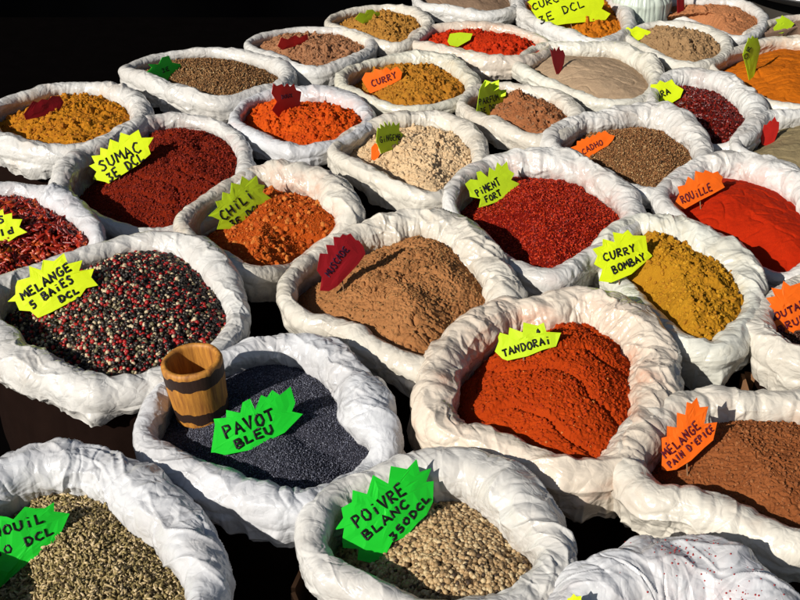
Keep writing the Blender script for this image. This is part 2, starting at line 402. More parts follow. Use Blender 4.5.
def scatter(name, S, zf, n, base, size, flat, mat, parent, layers=.6, jitter=.25, smooth=True, bend=0, shrink=.93, region=None):
    C = S.C; cx, cy = S.pk; lo = C[:, :2].min(0); hi = C[:, :2].max(0)
    th = np.arctan2(C[:, 1]-cy, C[:, 0]-cx); o = np.argsort(th); rad = np.hypot(C[:, 0]-cx, C[:, 1]-cy)[o]; th = th[o]
    P = []
    while sum(len(p) for p in P) < n:
        q = RNG.uniform(lo, hi, (n*2, 2)); t = np.arctan2(q[:, 1]-cy, q[:, 0]-cx)
        k = np.hypot(q[:, 0]-cx, q[:, 1]-cy) < shrink*np.interp(t, th, rad, period=2*math.pi); q = q[k]
        if region is not None: q = q[region(q[:, 0], q[:, 1])]
        P.append(q)
    P = np.concatenate(P)[:n]
    z = zf(P[:, 0], P[:, 1])+RNG.uniform(-.5, layers, n)*size[2]
    bv, bf = base; M = rand_rot(n, flat)
    sc = np.array(size)[None]*(1+jitter*RNG.normal(size=(n, 1)).clip(-1.6, 1.6))*(1+.12*RNG.normal(size=(n, 3)).clip(-2, 2))
    v = bv[None]*sc[:, None]
    if bend: v[..., 2] += bend*size[0]*(bv[:, 0]**2)[None]*RNG.uniform(-1, 1, (n, 1))
    v = np.einsum('nij,nkj->nki', M, v)+np.column_stack([P, z])[:, None]
    F = bf[None]+(np.arange(n)*len(bv))[:, None, None]
    ob = mesh_np(name, v.reshape(-1, 3), F.reshape(-1, bf.shape[1]), mat, smooth=smooth)
    ob['kind'] = 'stuff'; local(ob, parent, parent.location); return ob

def make_heap(S, kind, mat, label, name='spice_heap', cat='spice', drop=1.0, mound=.025, peak=None, power=2.3, amp=1.0, tilt=1.7):
    pk = None
    if peak is not None: P = at(peak[0], peak[1], S.cen[2]); pk = (P[0], P[1])
    zf, pk = heap_surface(S, drop, mound, pk, power, tilt); S.pk = pk
    NT = int(560*S.near); NR = int(190*S.near); C = S.C[np.linspace(0, len(S.C), NT, endpoint=False).astype(int)]
    t = np.linspace(0.004, .97, NR)**.75
    t = t/t.max()*.97
    X = pk[0]+(C[:, 0]-pk[0])[:, None]*t; Y = pk[1]+(C[:, 1]-pk[1])[:, None]*t
    D = detail(kind, X, Y, S.seed+40, amp)
    edge = 1-sstep(.85, 1, t)[None]*.5
    Z = zf(X, Y)+D*edge
    top = np.stack([X, Y, Z], -1).reshape(-1, 3)
    # close it below so the heap is a solid body
    low = np.stack([pk[0]+(C[:, 0]-pk[0])*.93, pk[1]+(C[:, 1]-pk[1])*.93, np.full(NT, Z.min()-.04)], 1)
    c0 = np.array([[pk[0], pk[1], Z[:, 0].mean()], [pk[0], pk[1], Z.min()-.04]])
    V = np.concatenate([top, low, c0]); n0 = len(top); i = np.arange(NT); j = (i+1) % NT
    F = [grid_faces(NT, NR), np.stack([i*NR+NR-1, j*NR+NR-1, n0+j, n0+i], 1), np.stack([j*NR, i*NR, np.full(NT, n0+NT)], 1), np.stack([n0+i, n0+j, np.full(NT, n0+NT+1)], 1)]
    V = V-np.array([pk[0], pk[1], 0])
    o = mesh_np(name, V, F, mat); o.location = (pk[0], pk[1], 0)
    tag(o, label, cat, 'heaps of loose spice filling the sacks')
    S.zf = zf; S.heap = o
    S.zd = lambda x, y: zf(x, y)+detail(kind, np.asarray(x), np.asarray(y), S.seed+40, amp)
    return o
def hit_heap(S, x, y):
    """where the line of sight through a photo pixel meets the heap (or the plane of the rim)"""
    d = ray(x, y); t = (S.cen[2]+.05-CAMZ)/d[2]; dt = .002/FPX
    for _ in range(400):
        P = CAM+d*t
        if P[2] <= S.zf(P[0], P[1]): break
        t += dt*1.0
    return P

# ------------------------------------------------------------------ cards
FONT = {
 'A': [[(0, 0), (.32, 1), (.66, 0)], [(.12, .38), (.54, .40)]], 'B': [[(.05, 0), (.05, 1), (.45, .95), (.5, .72), (.1, .52), (.58, .4), (.58, .1), (.05, 0)]],
 'C': [[(.6, .88), (.35, 1), (.08, .7), (.05, .3), (.3, 0), (.62, .12)]], 'D': [[(.08, 0), (.08, 1), (.42, .9), (.62, .5), (.42, .08), (.0, 0)]],
 'E': [[(.6, 1), (.08, .95), (.05, .05), (.6, 0)], [(.06, .5), (.48, .53)]], 'F': [[(.05, 0), (.08, .96), (.6, 1)], [(.07, .5), (.5, .53)]],
 'G': [[(.6, .9), (.3, 1), (.05, .6), (.1, .12), (.4, 0), (.6, .2), (.6, .45), (.35, .45)]], 'H': [[(.05, 0), (.05, 1)], [(.6, 0), (.6, 1)], [(.05, .5), (.6, .52)]],
 'I': [[(.3, 0), (.32, 1)]], 'i': [[(.3, 0), (.32, .65)], [(.33, .88), (.35, .98)]], 'J': [[(.5, 1), (.5, .2), (.25, 0), (.05, .2)]],
 'K': [[(.05, 0), (.05, 1)], [(.55, 1), (.08, .45), (.6, 0)]], 'L': [[(.1, 1), (.05, .03), (.6, .08)]],
 'M': [[(0, 0), (.1, 1), (.34, .35), (.58, 1), (.7, 0)]], 'N': [[(.03, 0), (.08, 1), (.55, .02), (.6, 1)]],
 'O': [[(.3, 1), (.04, .65), (.08, .15), (.36, 0), (.62, .35), (.56, .85), (.3, 1)]], 'P': [[(.08, 0), (.08, 1), (.5, .92), (.56, .65), (.1, .45)]],
 'R': [[(.05, 0), (.08, 1), (.5, .92), (.54, .65), (.1, .48), (.6, 0)]], 'S': [[(.58, .88), (.3, 1), (.08, .78), (.5, .42), (.5, .12), (.25, 0), (.02, .12)]],
 'T': [[(.0, .95), (.66, 1)], [(.33, .97), (.33, 0)]], 'U': [[(.05, 1), (.05, .25), (.3, 0), (.56, .25), (.6, 1)]], 'V': [[(.03, 1), (.3, 0), (.62, 1)]],
 'W': [[(0, 1), (.15, 0), (.34, .6), (.5, 0), (.68, 1)]], 'Y': [[(.03, 1), (.3, .5), (.6, 1)], [(.3, .5), (.28, 0)]], 'X': [[(0, 0), (.6, 1)], [(0, 1), (.6, 0)]],
 'l': [[(.3, 0), (.32, 1)]], 'd': [[(.55, 1), (.55, 0), (.15, .05), (.08, .35), (.3, .5), (.55, .35)]], 'É': [[(.6, .95), (.08, .9), (.05, .05), (.6, 0)], [(.06, .48), (.48, .5)], [(.25, 1.1), (.45, 1.3)]],
 '0': [[(.3, .9), (.06, .6), (.1, .12), (.36, 0), (.58, .35), (.52, .8), (.3, .9)]], '3': [[(.05, .95), (.5, .95), (.25, .55), (.55, .3), (.3, 0), (.0, .1)]],
 '5': [[(.55, 1), (.12, .97), (.1, .58), (.5, .5), (.5, .12), (.25, 0), (.02, .1)]], '2': [[(.05, .8), (.3, 1), (.52, .75), (.05, .02), (.6, .05)]], '4': [[(.42, 0), (.42, 1), (.02, .35), (.6, .35)]],
 "'": [[(.3, 1), (.25, .75)]], '|': [[(.25, .4), (.3, 1)]],
}
def tz(pts, ox, oy, s): return [(ox+x/s, oy+y/s) for x, y in pts]
CARDMAT = {
 'yellow': plain('fluorescent yellow card', (.78, .93, .012), .55, .3, transl=.25, var=.08, sc=15),
 'lime': plain('lime yellow card', (.62, .84, .02), .55, .3, transl=.25, var=.08, sc=15),
 'green': plain('fluorescent green card', (.015, .74, .035), .5, .35, transl=.25, var=.1, sc=15),
 'orange': plain('fluorescent orange card', (.98, .17, .008), .55, .3, transl=.25, var=.08, sc=15),
 'crimson': plain('crimson card', (.34, .008, .014), .55, .25, transl=.15, var=.15, sc=15),
 'red': plain('red card', (.66, .022, .014), .55, .3, transl=.25, var=.1, sc=15),
}
PICK = plain('pale wood pick', (.22, .12, .06), .7, .2, var=.2)
INK = {'black': plain('black felt pen ink', (.006, .006, .006), .5, .3), 'dark': plain('dark red pen ink', (.10, .006, .012), .5, .3), 'purple': plain('purple pen ink', (.03, .004, .02), .5, .3)}

def make_card(S, outline, anchor, yaw, lean, color, label, texts=(), ink='black', curl=.004, pen=.72, lift=0.0, fwd=.007, tips=(), zabs=None):
    """outline: photo pixels; anchor: pixel where its foot enters the heap; yaw: turn of its face about the vertical
    (0 faces the camera, + turns to the right); lean: backward lean from vertical"""
    P0 = hit_heap(S, *anchor) if zabs is None else at(anchor[0], anchor[1], zabs)
    P0 = P0+np.array([0, 0, lift])+(CAM-P0)/np.linalg.norm(CAM-P0)*fwd
    y_, l_ = R(yaw), R(lean)
    n = np.array([math.sin(y_)*math.cos(l_), -math.cos(y_)*math.cos(l_), math.sin(l_)])
    e = np.array([math.cos(y_), math.sin(y_), 0]); u = np.cross(n, e); 
    if u[2] < 0: u = -u
    L = 40/ppm(P0)
    def on(x, y, h=0.0):
        d = ray(x, y); t = np.dot(P0-CAM, n)/np.dot(d, n); P = CAM+d*t
        s = np.dot(P-P0, e)/L
        return P+n*(h-curl*s*s)
    root = empty('price_card', tuple(P0)); tag(root, label, 'price card', 'star shaped price cards')
    O = np.array(outline, float); k = len(O); c = O.mean(0); rings = 7
    # subdivide the outline edges once so the curl is smooth
    front = []; backv = []
    for q in range(rings):
        t = (q+1)/rings
        for p in O:
            a = c+(p-c)*t
            wr = .0022*float(abs(pn(a[0]*.045, a[1]*.045, len(texts)+O[0][0]*.37, 3)))+.0008*float(pn(a[0]*.12, a[1]*.12, 0, 3))
            front.append(on(a[0], a[1], .0004+wr)); backv.append(on(a[0], a[1], -.0004+wr))
    front.append(on(c[0], c[1], .0004)); backv.append(on(c[0], c[1], -.0004))
    nf = len(front); V = np.array(front+backv); i = np.arange(k); j = (i+1) % k
    quads = []; 
    for q in range(rings-1):
        a = q*k; quads.append(np.stack([a+i, a+j, a+k+j, a+k+i], 1)); quads.append(np.stack([nf+a+i, nf+a+k+i, nf+a+k+j, nf+a+j], 1))
    a = (rings-1)*k; quads.append(np.stack([a+i, a+j, nf+a+j, nf+a+i], 1))
    tris = np.concatenate([np.stack([i, j, np.full(k, nf-1)], 1), np.stack([nf+j, nf+i, np.full(k, 2*nf-1)], 1)])
    o = mesh_np('card', V, [np.concatenate(quads), tris], CARDMAT[color], smooth=False); local(o, root, P0)
    # thin wooden pick that carries the card, pushed down into the heap behind it
    mid = on(c[0], c[1], -.0022); foot = np.array([mid[0], mid[1], 0.0]); dn = u*-1.0; ln_ = 0.0
    top_ = mid+u*.25*abs(np.dot(np.array(on(*O[O[:, 1].argmin()], 0))-mid, u)); bot = P0-u*.05-n*.0022
    tt = np.linspace(0, 1, 6)[:, None]; axp = top_*(1-tt)+bot*tt; rr_ = .0011
    ringv = np.stack([axp+e*rr_*math.cos(a_)+n*rr_*math.sin(a_) for a_ in np.linspace(0, 2*math.pi, 8, endpoint=False)], 1).reshape(-1, 3)
    ii, jj = np.meshgrid(np.arange(5), np.arange(8), indexing='ij'); j2 = (jj+1) % 8
    o = mesh_np('pick', ringv, np.stack([ii*8+jj, ii*8+j2, (ii+1)*8+j2, (ii+1)*8+jj], -1).reshape(-1, 4), PICK); local(o, root, P0)
    if texts:
        Vs = []; Fs = []; cnt = 0; rad = pen*1.25/ppm(P0)
        for (s, x0, y0, x1, y1, hgt) in texts:
            b = np.array([x1-x0, y1-y0], float); adv = b/len(s); upv = np.array([b[1], -b[0]])/np.linalg.norm(b)*hgt
            for ci, ch in enumerate(s):
                if ch == ' ': continue
                jit = random.uniform(-.06, .06); js = random.uniform(.9, 1.08)
                for st in FONT[ch]:
                    # densify
                    pts = []
                    for (a0, b0), (a1, b1) in zip(st[:-1], st[1:]):
                        for tt in (0, .5): pts.append((a0+(a1-a0)*tt, b0+(b1-b0)*tt))
                    pts.append(st[-1]); px = [np.array([x0, y0])+adv*(ci+.08+p[0]*1.18)+upv*(p[1]*js+jit) for p in pts]
                    w3 = np.array([on(p[0], p[1], .0009+.0022*float(abs(pn(p[0]*.045, p[1]*.045, len(texts)+O[0][0]*.37, 3)))+.0008*float(pn(p[0]*.12, p[1]*.12, 0, 3))) for p in px]); tg = np.gradient(w3, axis=0); tg /= np.linalg.norm(tg, axis=1)[:, None]+1e-9
                    sd_ = np.cross(tg, n); ring = []
                    for a in range(6):
                        ca, sa = math.cos(a*math.pi/3), math.sin(a*math.pi/3)
                        ring.append(w3+sd_*rad*ca+n*min(.0006, rad*.5)*sa)
                    ring = np.stack(ring, 1); m_ = len(w3)
                    Vs.append(ring.reshape(-1, 3)); ii, jj = np.meshgrid(np.arange(m_-1), np.arange(6), indexing='ij'); j2 = (jj+1) % 6
                    Fs.append(np.stack([cnt+ii*6+jj, cnt+ii*6+j2, cnt+(ii+1)*6+j2, cnt+(ii+1)*6+jj], -1).reshape(-1, 4))
                    for e0 in (0, m_-1): Fs.append(np.array([[cnt+e0*6, cnt+e0*6+1, cnt+e0*6+2, cnt+e0*6+3], [cnt+e0*6+3, cnt+e0*6+4, cnt+e0*6+5, cnt+e0*6]]))
                    cnt += m_*6
        o = mesh_np('lettering', np.concatenate(Vs), Fs, INK[ink]); local(o, root, P0)
    for tip in tips:
        T_ = np.array(tip, float); nn = np.array([-.35, -.62, .70]); nn /= np.linalg.norm(nn); Pt = on(*T_.mean(0), .003)
        def ont(x, y, h): d = ray(x, y); return CAM+d*(np.dot(Pt-CAM, nn)/np.dot(d, nn))+nn*h
        A_ = np.array([ont(x, y, .0004) for x, y in T_]+[ont(x, y, -.0004) for x, y in T_]); kk = len(T_); ii = np.arange(kk)
        cc = np.array([ont(*T_.mean(0), .0004), ont(*T_.mean(0), -.0004)])
        F_ = [np.stack([ii, (ii+1) % kk, kk+(ii+1) % kk, kk+ii], 1), np.concatenate([np.stack([ii, (ii+1) % kk, np.full(kk, 2*kk)], 1), np.stack([kk+(ii+1) % kk, kk+ii, np.full(kk, 2*kk+1)], 1)])]
        o = mesh_np('folded_tip', np.concatenate([A_, cc]), F_, CARDMAT[color], smooth=False); local(o, root, P0)
    return root

# ================================================================== the sacks of the photograph
# rim midline of each sack: photo pixel x, y, apparent width of the roll (, height offset)
S = {}
def sack(key, i, pts, **kw): S[key] = make_sack(i, pts, **kw)

W1 = (.70, .69, .665); W2 = (.72, .68, .60); W3 = (.68, .69, .72)
N1, N2, N3 = 1.0, .8, .55
# ---- front rows
sack('fennel', 1, [(50,470,52),(100,474,50),(145,500,56),(185,540,60),(207,585,46),(200,630,46),(150,665,46),(60,670,50),(-30,640,50),(-60,570,50),(-40,505,50),(5,482,52)],
     tint=W3, pleat=.55, stain=(.3,.25,.12), stain_amt=.15, label='white plastic sack of fennel seeds in the lower left corner')
sack('poppy', 2, [(280,350,32),(320,358,44),(350,383,46),(368,415,52),(384,450,36,-.015),(370,478,34,-.03),(335,502,42,-.01),(290,510,46),(245,498,46),(200,480,42),(165,462,36),(145,440,28),(152,414,26),(178,381,20),(235,358,24)],
     tint=W3, pleat=.8, stain=(.12,.11,.12), stain_amt=.3, label='white plastic sack of blue grey poppy seeds with the wooden mug in it')
sack('whitepepper', 3, [(450,472,54),(495,483,62),(530,520,62),(557,560,44),(535,592,36),(490,614,36),(430,618,36),(375,595,36),(325,572,36),(312,545,34),(325,508,34),(367,487,36),(405,476,44)],
     tint=W1, pleat=.6, stain=(.4,.3,.2), stain_amt=.15, label='white plastic sack of white peppercorns at the bottom centre')
sack('bottombag', 4, [(640,582,84),(700,584,84),(760,612,74),(800,660,60),(790,720,50),(720,760,50),(640,750,50),(575,700,50),(565,640,60),(595,600,70)],
     near=1.25, tint=W3, pleat=.5, puff=1.6, stain=(.35,.03,.02), stain_amt=.2, label='white plastic sack with red specks cut off by the bottom edge')
sack('gingerbread', 5, [(715,408,38),(760,410,38),(810,412,40),(850,430,44),(870,480,44),(850,540,44),(800,550,42),(740,528,44),(690,512,46),(650,503,48),(627,472,40),(643,437,42),(675,414,40)],
     tint=W2, pleat=1.05, stain=(.40,.2,.1), stain_amt=.5, label='white plastic sack of brown gingerbread spice at the right edge')
sack('tandoori', 6, [(540,316,42),(500,320,44),(455,352,44),(436,390,48),(440,425,46),(472,442,40),(515,456,38),(560,475,38),(605,475,40),(638,445,40),(655,394,50),(645,347,56),(610,318,54),(575,310,46)],
     tint=(.76,.67,.56), skirt=2.6, pleat=.95, stain=(.50,.17,.07), stain_amt=.75, label='peach stained white sack of brick red tandoori powder')
sack('berries', 7, [(140,245,24),(185,249,32),(221,276,36),(238,318,24),(225,350,26),(190,375,30),(150,388,32),(105,393,40),(60,383,42),(15,362,44),(-15,330,36),(-10,297,28),(30,277,22),(85,258,20)],
     tint=W1, pleat=.5, skirt=.6, stain=(.3,.15,.1), stain_amt=.15, label='white plastic sack of mixed black red and white berries')
sack('brownspice', 8, [(400,229,38),(361,237,28),(328,252,24),(293,277,18),(288,303,20),(305,322,22),(340,330,24),(375,350,27),(428,369,28),(475,352,28,-.02),(502,318,36,-.01),(502,292,42),(464,243,50),(430,230,44)],
     skirt=2.2, tint=W2, pleat=1.2, stain=(.35,.24,.13), stain_amt=.45, label='white plastic sack of light brown ground spice with the dark red card')
sack('mustard', 9, [(757,336,32),(775,354,34),(810,368,34),(850,365,30),(880,335,30),(870,300,26),(830,282,24),(795,286,18),(768,308,20)],
     tint=W2, pleat=.9, stain=(.4,.3,.2), stain_amt=.3, label='white plastic sack of dark mustard seed at the right edge below the red heap')
sack('currybombay', 10, [(665,232,36),(705,248,42),(742,274,42),(752,310,24),(738,340,30),(715,357,32),(680,345,28),(650,318,24,-.01),(620,290,22,-.03),(598,268,20,-.02),(605,245,22),(630,228,24)],
     tint=(.70,.70,.63), skirt=3.0, pleat=1.0, stain=(.45,.30,.06), stain_amt=.35, label='white plastic sack of cracked yellow curry powder')
sack('redpepper', 11, [(530,166,34),(575,172,34),(615,193,32),(633,220,24),(618,246,20),(585,263,24),(555,281,26),(520,272,22),(485,250,18,-.02),(457,222,16,-.02),(449,200,16),(462,182,18),(490,167,26)],
     near=N2, skirt=2.2, tint=W1, pleat=.8, stain=(.4,.08,.03), stain_amt=.5, label='white plastic sack of crushed hot red pepper flakes')
sack('rouille', 12, [(700,170,26),(735,167,32),(775,178,36),(810,200,34),(825,230,28),(812,262,20,-.01),(785,280,16,-.03),(745,266,14,-.03),(705,240,14,-.02),(672,215,16),(660,199,18),(675,182,20)],
     near=N2, tint=W1, pleat=.9, stain=(.5,.1,.03), stain_amt=.4, label='white plastic sack of bright red smooth powder at the right edge')
sack('longchili', 13, [(20,192,18),(55,202,28),(82,218,28),(97,238,18),(90,255,16,-.02),(60,268,16,-.03),(20,285,18,-.03),(-30,300,22,-.02),(-70,280,24),(-75,235,24),(-40,200,22)],
     near=N2, tint=W3, pleat=.7, stain=(.4,.1,.05), stain_amt=.2, label='white plastic sack of small dried red chilies at the left edge')
sack('chili', 14, [(285,178,32),(325,188,34),(347,211,30),(341,236,20,-.02),(318,252,16,-.04),(290,272,18,-.035),(252,276,24,-.01),(212,256,20),(183,232,18),(190,214,16),(225,190,16),(255,176,20)],
     near=N2, skirt=2.2, tint=W2, pleat=.9, stain=(.5,.16,.05), stain_amt=.5, label='white plastic sack of orange chili powder with a lime card')
sack('sumac', 15, [(175,121,16),(215,127,16),(240,145,16),(246,170,18),(236,200,18,-.01),(200,226,18,-.04),(150,238,18,-.045),(105,226,18,-.03),(72,205,20,-.015),(60,187,26),(75,165,26),(110,145,24),(140,128,20)],
     near=N2, tint=W1, pleat=.9, stain=(.3,.06,.03), stain_amt=.6, label='white plastic sack of dark red sumac behind the berries')
sack('ginger', 16, [(400,122,20),(440,121,22),(470,137,22),(481,160,16),(467,182,14,-.015),(435,199,16),(395,188,18),(360,170,20),(335,155,14),(345,138,14),(370,128,14)],
     near=N2, skirt=2.2, tint=W2, pleat=1.1, stain=(.55,.42,.28), stain_amt=.4, label='white plastic sack of lumpy cream ginger powder')
sack('cumin', 17, [(600,123,22),(640,117,32),(675,125,34),(700,148,24),(700,170,18),(672,190,16),(640,195,16),(600,178,14),(568,160,14),(550,143,20),(570,128,22)],
     near=N2, tint=W1, pleat=1.1, stain=(.35,.2,.1), stain_amt=.3, label='white plastic sack of brown seed with the orange card on its left')
sack('greyspice', 18, [(790,118,18),(765,120,20),(745,133,16),(736,148,12),(760,160,10,-.01),(800,174,10,-.02),(840,170,14),(860,150,14),(845,128,14),(820,118,16)],
     near=N2, tint=W1, pleat=.9, stain=(.3,.25,.18), stain_amt=.3, label='white plastic sack of olive grey powder at the right edge')
# ---- back rows
sack('turmeric', 19, [(60,90,14),(100,90,18),(133,102,24),(142,122,22),(125,138,20),(95,150,22),(60,156,24),(25,151,26),(-10,138,22),(-20,118,16),(5,104,14),(30,97,14)],
     near=.7, tint=W1, pleat=.8, stain=(.5,.25,.05), stain_amt=.35, label='white plastic sack of ochre lumps leftmost in the back row')
sack('coriander', 20, [(175,56,10),(220,54,12),(262,62,16),(288,74,18),(280,88,14),(262,94,16),(222,105,20),(185,97,22),(150,84,18),(126,73,14),(142,63,10)],
     near=.7, skirt=2.2, tint=W1, pleat=.6, stain=(.3,.2,.1), stain_amt=.2, label='white plastic sack of brown grains against the dark backdrop')
sack('pinkbrown', 21, [(300,31,9),(340,33,10),(368,41,14),(370,52,12),(345,66,16),(312,74,16),(280,64,16),(255,52,12),(248,44,8),(268,36,8)],
     near=N3, skirt=2.2, tint=W1, pleat=.9, stain=(.4,.2,.1), stain_amt=.3, label='white plastic sack of pinkish brown lumps with a small red card')
sack('ochreback', 22, [(385,9,9),(412,14,14),(428,25,14),(420,38,12),(398,48,12),(370,43,14),(345,33,12),(328,23,9),(350,13,9)],
     near=N3, tint=W2, pleat=1.0, stain=(.4,.25,.1), stain_amt=.3, label='cream white sack of ochre powder with a small green card at the back')
sack('backbrown', 23, [(420,5,10),(450,12,14),(490,17,14),(516,8,12),(505,-14,12),(460,-24,12),(420,-15,12)],
     near=N3, tint=W1, pleat=.8, stain=(.35,.25,.18), stain_amt=.3, label='white plastic sack of dull brown powder cut by the top edge')
sack('orangered', 24, [(270,96,14),(305,96,20),(340,100,22),(368,115,16),(362,133,14),(330,148,14),(295,153,16),(262,142,18),(236,124,14),(245,106,12)],
     near=.7, skirt=2.2, tint=W3, pleat=.7, stain=(.6,.15,.04), stain_amt=.4, label='white plastic sack of vivid orange red lumps')
sack('curryback', 25, [(405,60,16),(440,62,22),(468,79,20),(470,95,12),(440,107,10),(405,111,12),(370,102,12),(343,88,14),(345,76,14),(370,66,12)],
     near=.7, tint=(.70,.68,.58), pleat=1.1, stain=(.45,.28,.08), stain_amt=.4, label='cream white sack of golden brown curry with the orange card')
sack('scarlet', 26, [(455,28,13),(495,30,15),(530,37,13),(548,50,10),(525,63,14),(490,64,20),(450,55,18),(420,47,12),(410,40,8),(425,31,10)],
     near=N3, tint=(.74,.66,.57), pleat=1.2, stain=(.55,.25,.12), stain_amt=.6, label='white plastic sack of scarlet powder near the top')
sack('parfum', 27, [(530,93,14),(558,101,18),(576,117,18),(570,133,14),(540,142,18),(505,132,20),(475,118,14),(462,105,12),(475,93,14),(500,88,12)],
     near=.7, tint=W2, pleat=1.1, stain=(.4,.25,.15), stain_amt=.5, label='white plastic sack of brown powder with the folded lime card')
sack('beige', 28, [(545,48,12),(580,50,17),(618,52,20),(648,67,22),(656,88,14),(636,103,12),(600,104,12),(565,91,12),(535,78,14),(518,66,12),(528,54,10)],
     near=.7, tint=(.71,.69,.61), pleat=1.0, stain=(.4,.33,.25), stain_amt=.3, label='white plastic sack of smooth beige powder')
sack('nora', 29, [(690,78,22),(722,85,26),(748,103,26),(757,125,20),(742,142,16),(712,150,12,-.02),(682,132,14,-.01),(658,112,14),(652,95,14),(665,82,16)],
     near=.7, tint=W1, pleat=.9, stain=(.2,.05,.03), stain_amt=.3, label='white plastic sack of glossy dark red pepper flakes')
sack('curcuma', 30, [(520,10,14),(540,25,14),(570,38,16),(600,45,14),(628,32,14),(622,12,16),(600,-8,14),(560,-12,12),(530,-5,12)],
     near=N3, tint=W1, pleat=.8, stain=(.5,.25,.05), stain_amt=.5, label='white plastic sack of orange turmeric behind the biggest yellow card')
sack('tanback', 31, [(668,27,13),(700,31,16),(725,44,14),(722,58,12),(695,69,14),(662,60,12),(638,46,10),(627,36,8),(642,28,8)],
     near=N3, tint=(.71,.69,.62), pleat=.7, stain=(.4,.3,.2), stain_amt=.3, label='white plastic sack of tan lumpy powder below the translucent bag')
sack('rustback', 32, [(700,3,10),(738,6,12),(762,18,12),(757,33,10),(735,40,10),(705,28,8,-.02),(672,16,8,-.02),(655,10,8),(668,3,9)],
     near=N3, tint=W1, pleat=.6, stain=(.45,.25,.15), stain_amt=.3, label='white plastic sack of salmon brown powder beside the metal tray')
sack('orangeflat', 33, [(770,43,12),(735,52,10),(712,66,8),(728,84,10,-.01),(760,103,14),(800,111,14),(835,105,14),(850,75,14),(835,50,14),(800,44,14)],
     near=.7, tint=W2, pleat=.8, stain=(.5,.25,.08), stain_amt=.5, label='white plastic sack of smooth orange powder at the right edge')
sack('cornerpink', 34, [(745,36,8),(770,24,8),(800,18,8),(840,22,8),(848,36,8),(800,38,8,-.03),(765,41,8,-.02)],
     near=N3, tint=(.71,.65,.56), pleat=.8, stain=(.4,.25,.18), stain_amt=.5, label='white plastic sack of mauve brown powder in the top right corner')

# ================================================================== heaps
H = lambda key, kind, mat, label, **kw: make_heap(S[key], kind, mat, label, **kw)
H('fennel', 'granule', powder_mat('fennel dust', (.22,.18,.09), (.15,.12,.06)), 'heap of pale green brown fennel seeds in the lower left corner', tilt=2.2, mound=.035)
H('poppy', 'fine', powder_mat('poppy seed', (.085,.085,.11), (.055,.055,.075), fine=900, bs=1.0, spark=.10, gloss=.6, c=(.012,.012,.018)), 'heap of fine blue grey poppy seeds around the wooden mug', tilt=1.2, drop=.8, mound=.03, amp=.7)
H('whitepepper', 'fine', powder_mat('pepper bed', (.06,.045,.03), (.04,.03,.02)), 'heap of round cream coloured white peppercorns', tilt=2.2, mound=.04, amp=.5, drop=1.7)
H('bottombag', 'granule', powder_mat('red meal', (.35,.05,.03), (.25,.04,.02)), 'heap of red meal in the sack cut off by the bottom edge', mound=.0, drop=1.6)
H('gingerbread', 'crack', powder_mat('gingerbread spice', (.34,.125,.045), (.25,.085,.03)), 'heap of cracked reddish brown gingerbread spice', tilt=1.9, drop=.8, mound=.045, power=2.6)
H('tandoori', 'scoop', powder_mat('tandoori powder', (.50,.070,.008), (.40,.050,.006), fine=800), 'heap of brick red tandoori powder', tilt=1.3, drop=.75, mound=.068, amp=1.0)
H('berries', 'fine', powder_mat('berry bed', (.03,.02,.015), (.02,.014,.01)), 'heap of mixed black, red and white pepper berries', tilt=2.0, drop=.7, mound=.05, amp=.5)
H('brownspice', 'crack', powder_mat('light brown spice', (.46,.225,.095), (.36,.165,.065)), 'heap of light brown cracked ground spice', tilt=1.6, drop=.75, mound=.062, amp=1.25)
H('mustard', 'granule', powder_mat('dark mustard', (.12,.055,.035), (.08,.035,.025)), 'heap of dark brown mustard at the right edge', mound=.01, drop=1.1)
H('currybombay', 'crumb', powder_mat('yellow curry', (.50,.26,.022), (.38,.18,.016)), 'heap of cracked mustard yellow curry powder', tilt=2.4, drop=.6, mound=.055, amp=1.0)
H('redpepper', 'granule', powder_mat('red pepper bed', (.20,.012,.006), (.15,.008,.005)), 'heap of glittering crushed hot red pepper', tilt=2.6, mound=.04)
H('rouille', 'fine', powder_mat('vivid red powder', (.52,.034,.005), (.42,.024,.004)), 'heap of smooth vivid red powder behind the curry', tilt=2.2, mound=.04, amp=1.2)
H('longchili', 'fine', powder_mat('chili bed', (.10,.015,.008), (.08,.01,.006)), 'heap of small dried red chili pods at the left edge', mound=.04)
H('chili', 'granule', powder_mat('orange chili powder', (.50,.105,.014), (.42,.08,.012)), 'heap of orange chili powder with small lumps', tilt=3.2, mound=.035)
H('sumac', 'scoop', powder_mat('sumac', (.26,.028,.008), (.17,.017,.006), fine=500, bs=.9), 'heap of dark red brown sumac', tilt=2.3, mound=.045, amp=.9)
H('ginger', 'crumb', powder_mat('ginger powder', (.72,.54,.34), (.64,.46,.28)), 'heap of lumpy cream coloured ginger powder', tilt=2.2, mound=.035, amp=.9)
H('cumin', 'granule', powder_mat('cumin bed', (.22,.12,.055), (.17,.09,.04)), 'heap of brown seed beside the orange card in the sack right of the ginger', tilt=2.3, mound=.035)
H('greyspice', 'fine', powder_mat('olive grey powder', (.30,.24,.14), (.26,.21,.12)), 'heap of smooth olive grey powder with a red card', mound=.02)
H('turmeric', 'crumb', powder_mat('ochre lumps', (.56,.25,.022), (.42,.16,.018)), 'heap of ochre orange lumps leftmost in the back row', mound=.035, amp=.9)
H('coriander', 'granule', powder_mat('brown grain bed', (.20,.12,.06), (.15,.09,.045)), 'heap of brown grains against the dark backdrop', mound=.035)
H('pinkbrown', 'crumb', powder_mat('pinkish brown lumps', (.42,.22,.12), (.33,.16,.08)), 'heap of pinkish brown lumps in the back row', mound=.03, amp=.9)
H('ochreback', 'crumb', powder_mat('ochre powder', (.48,.25,.06), (.38,.19,.045)), 'heap of ochre powder in the back row below a small green card', mound=.03, amp=.9)
H('backbrown', 'fine', powder_mat('dull brown powder', (.32,.22,.15), (.28,.19,.13)), 'heap of dull brown powder cut by the top edge', mound=.04)
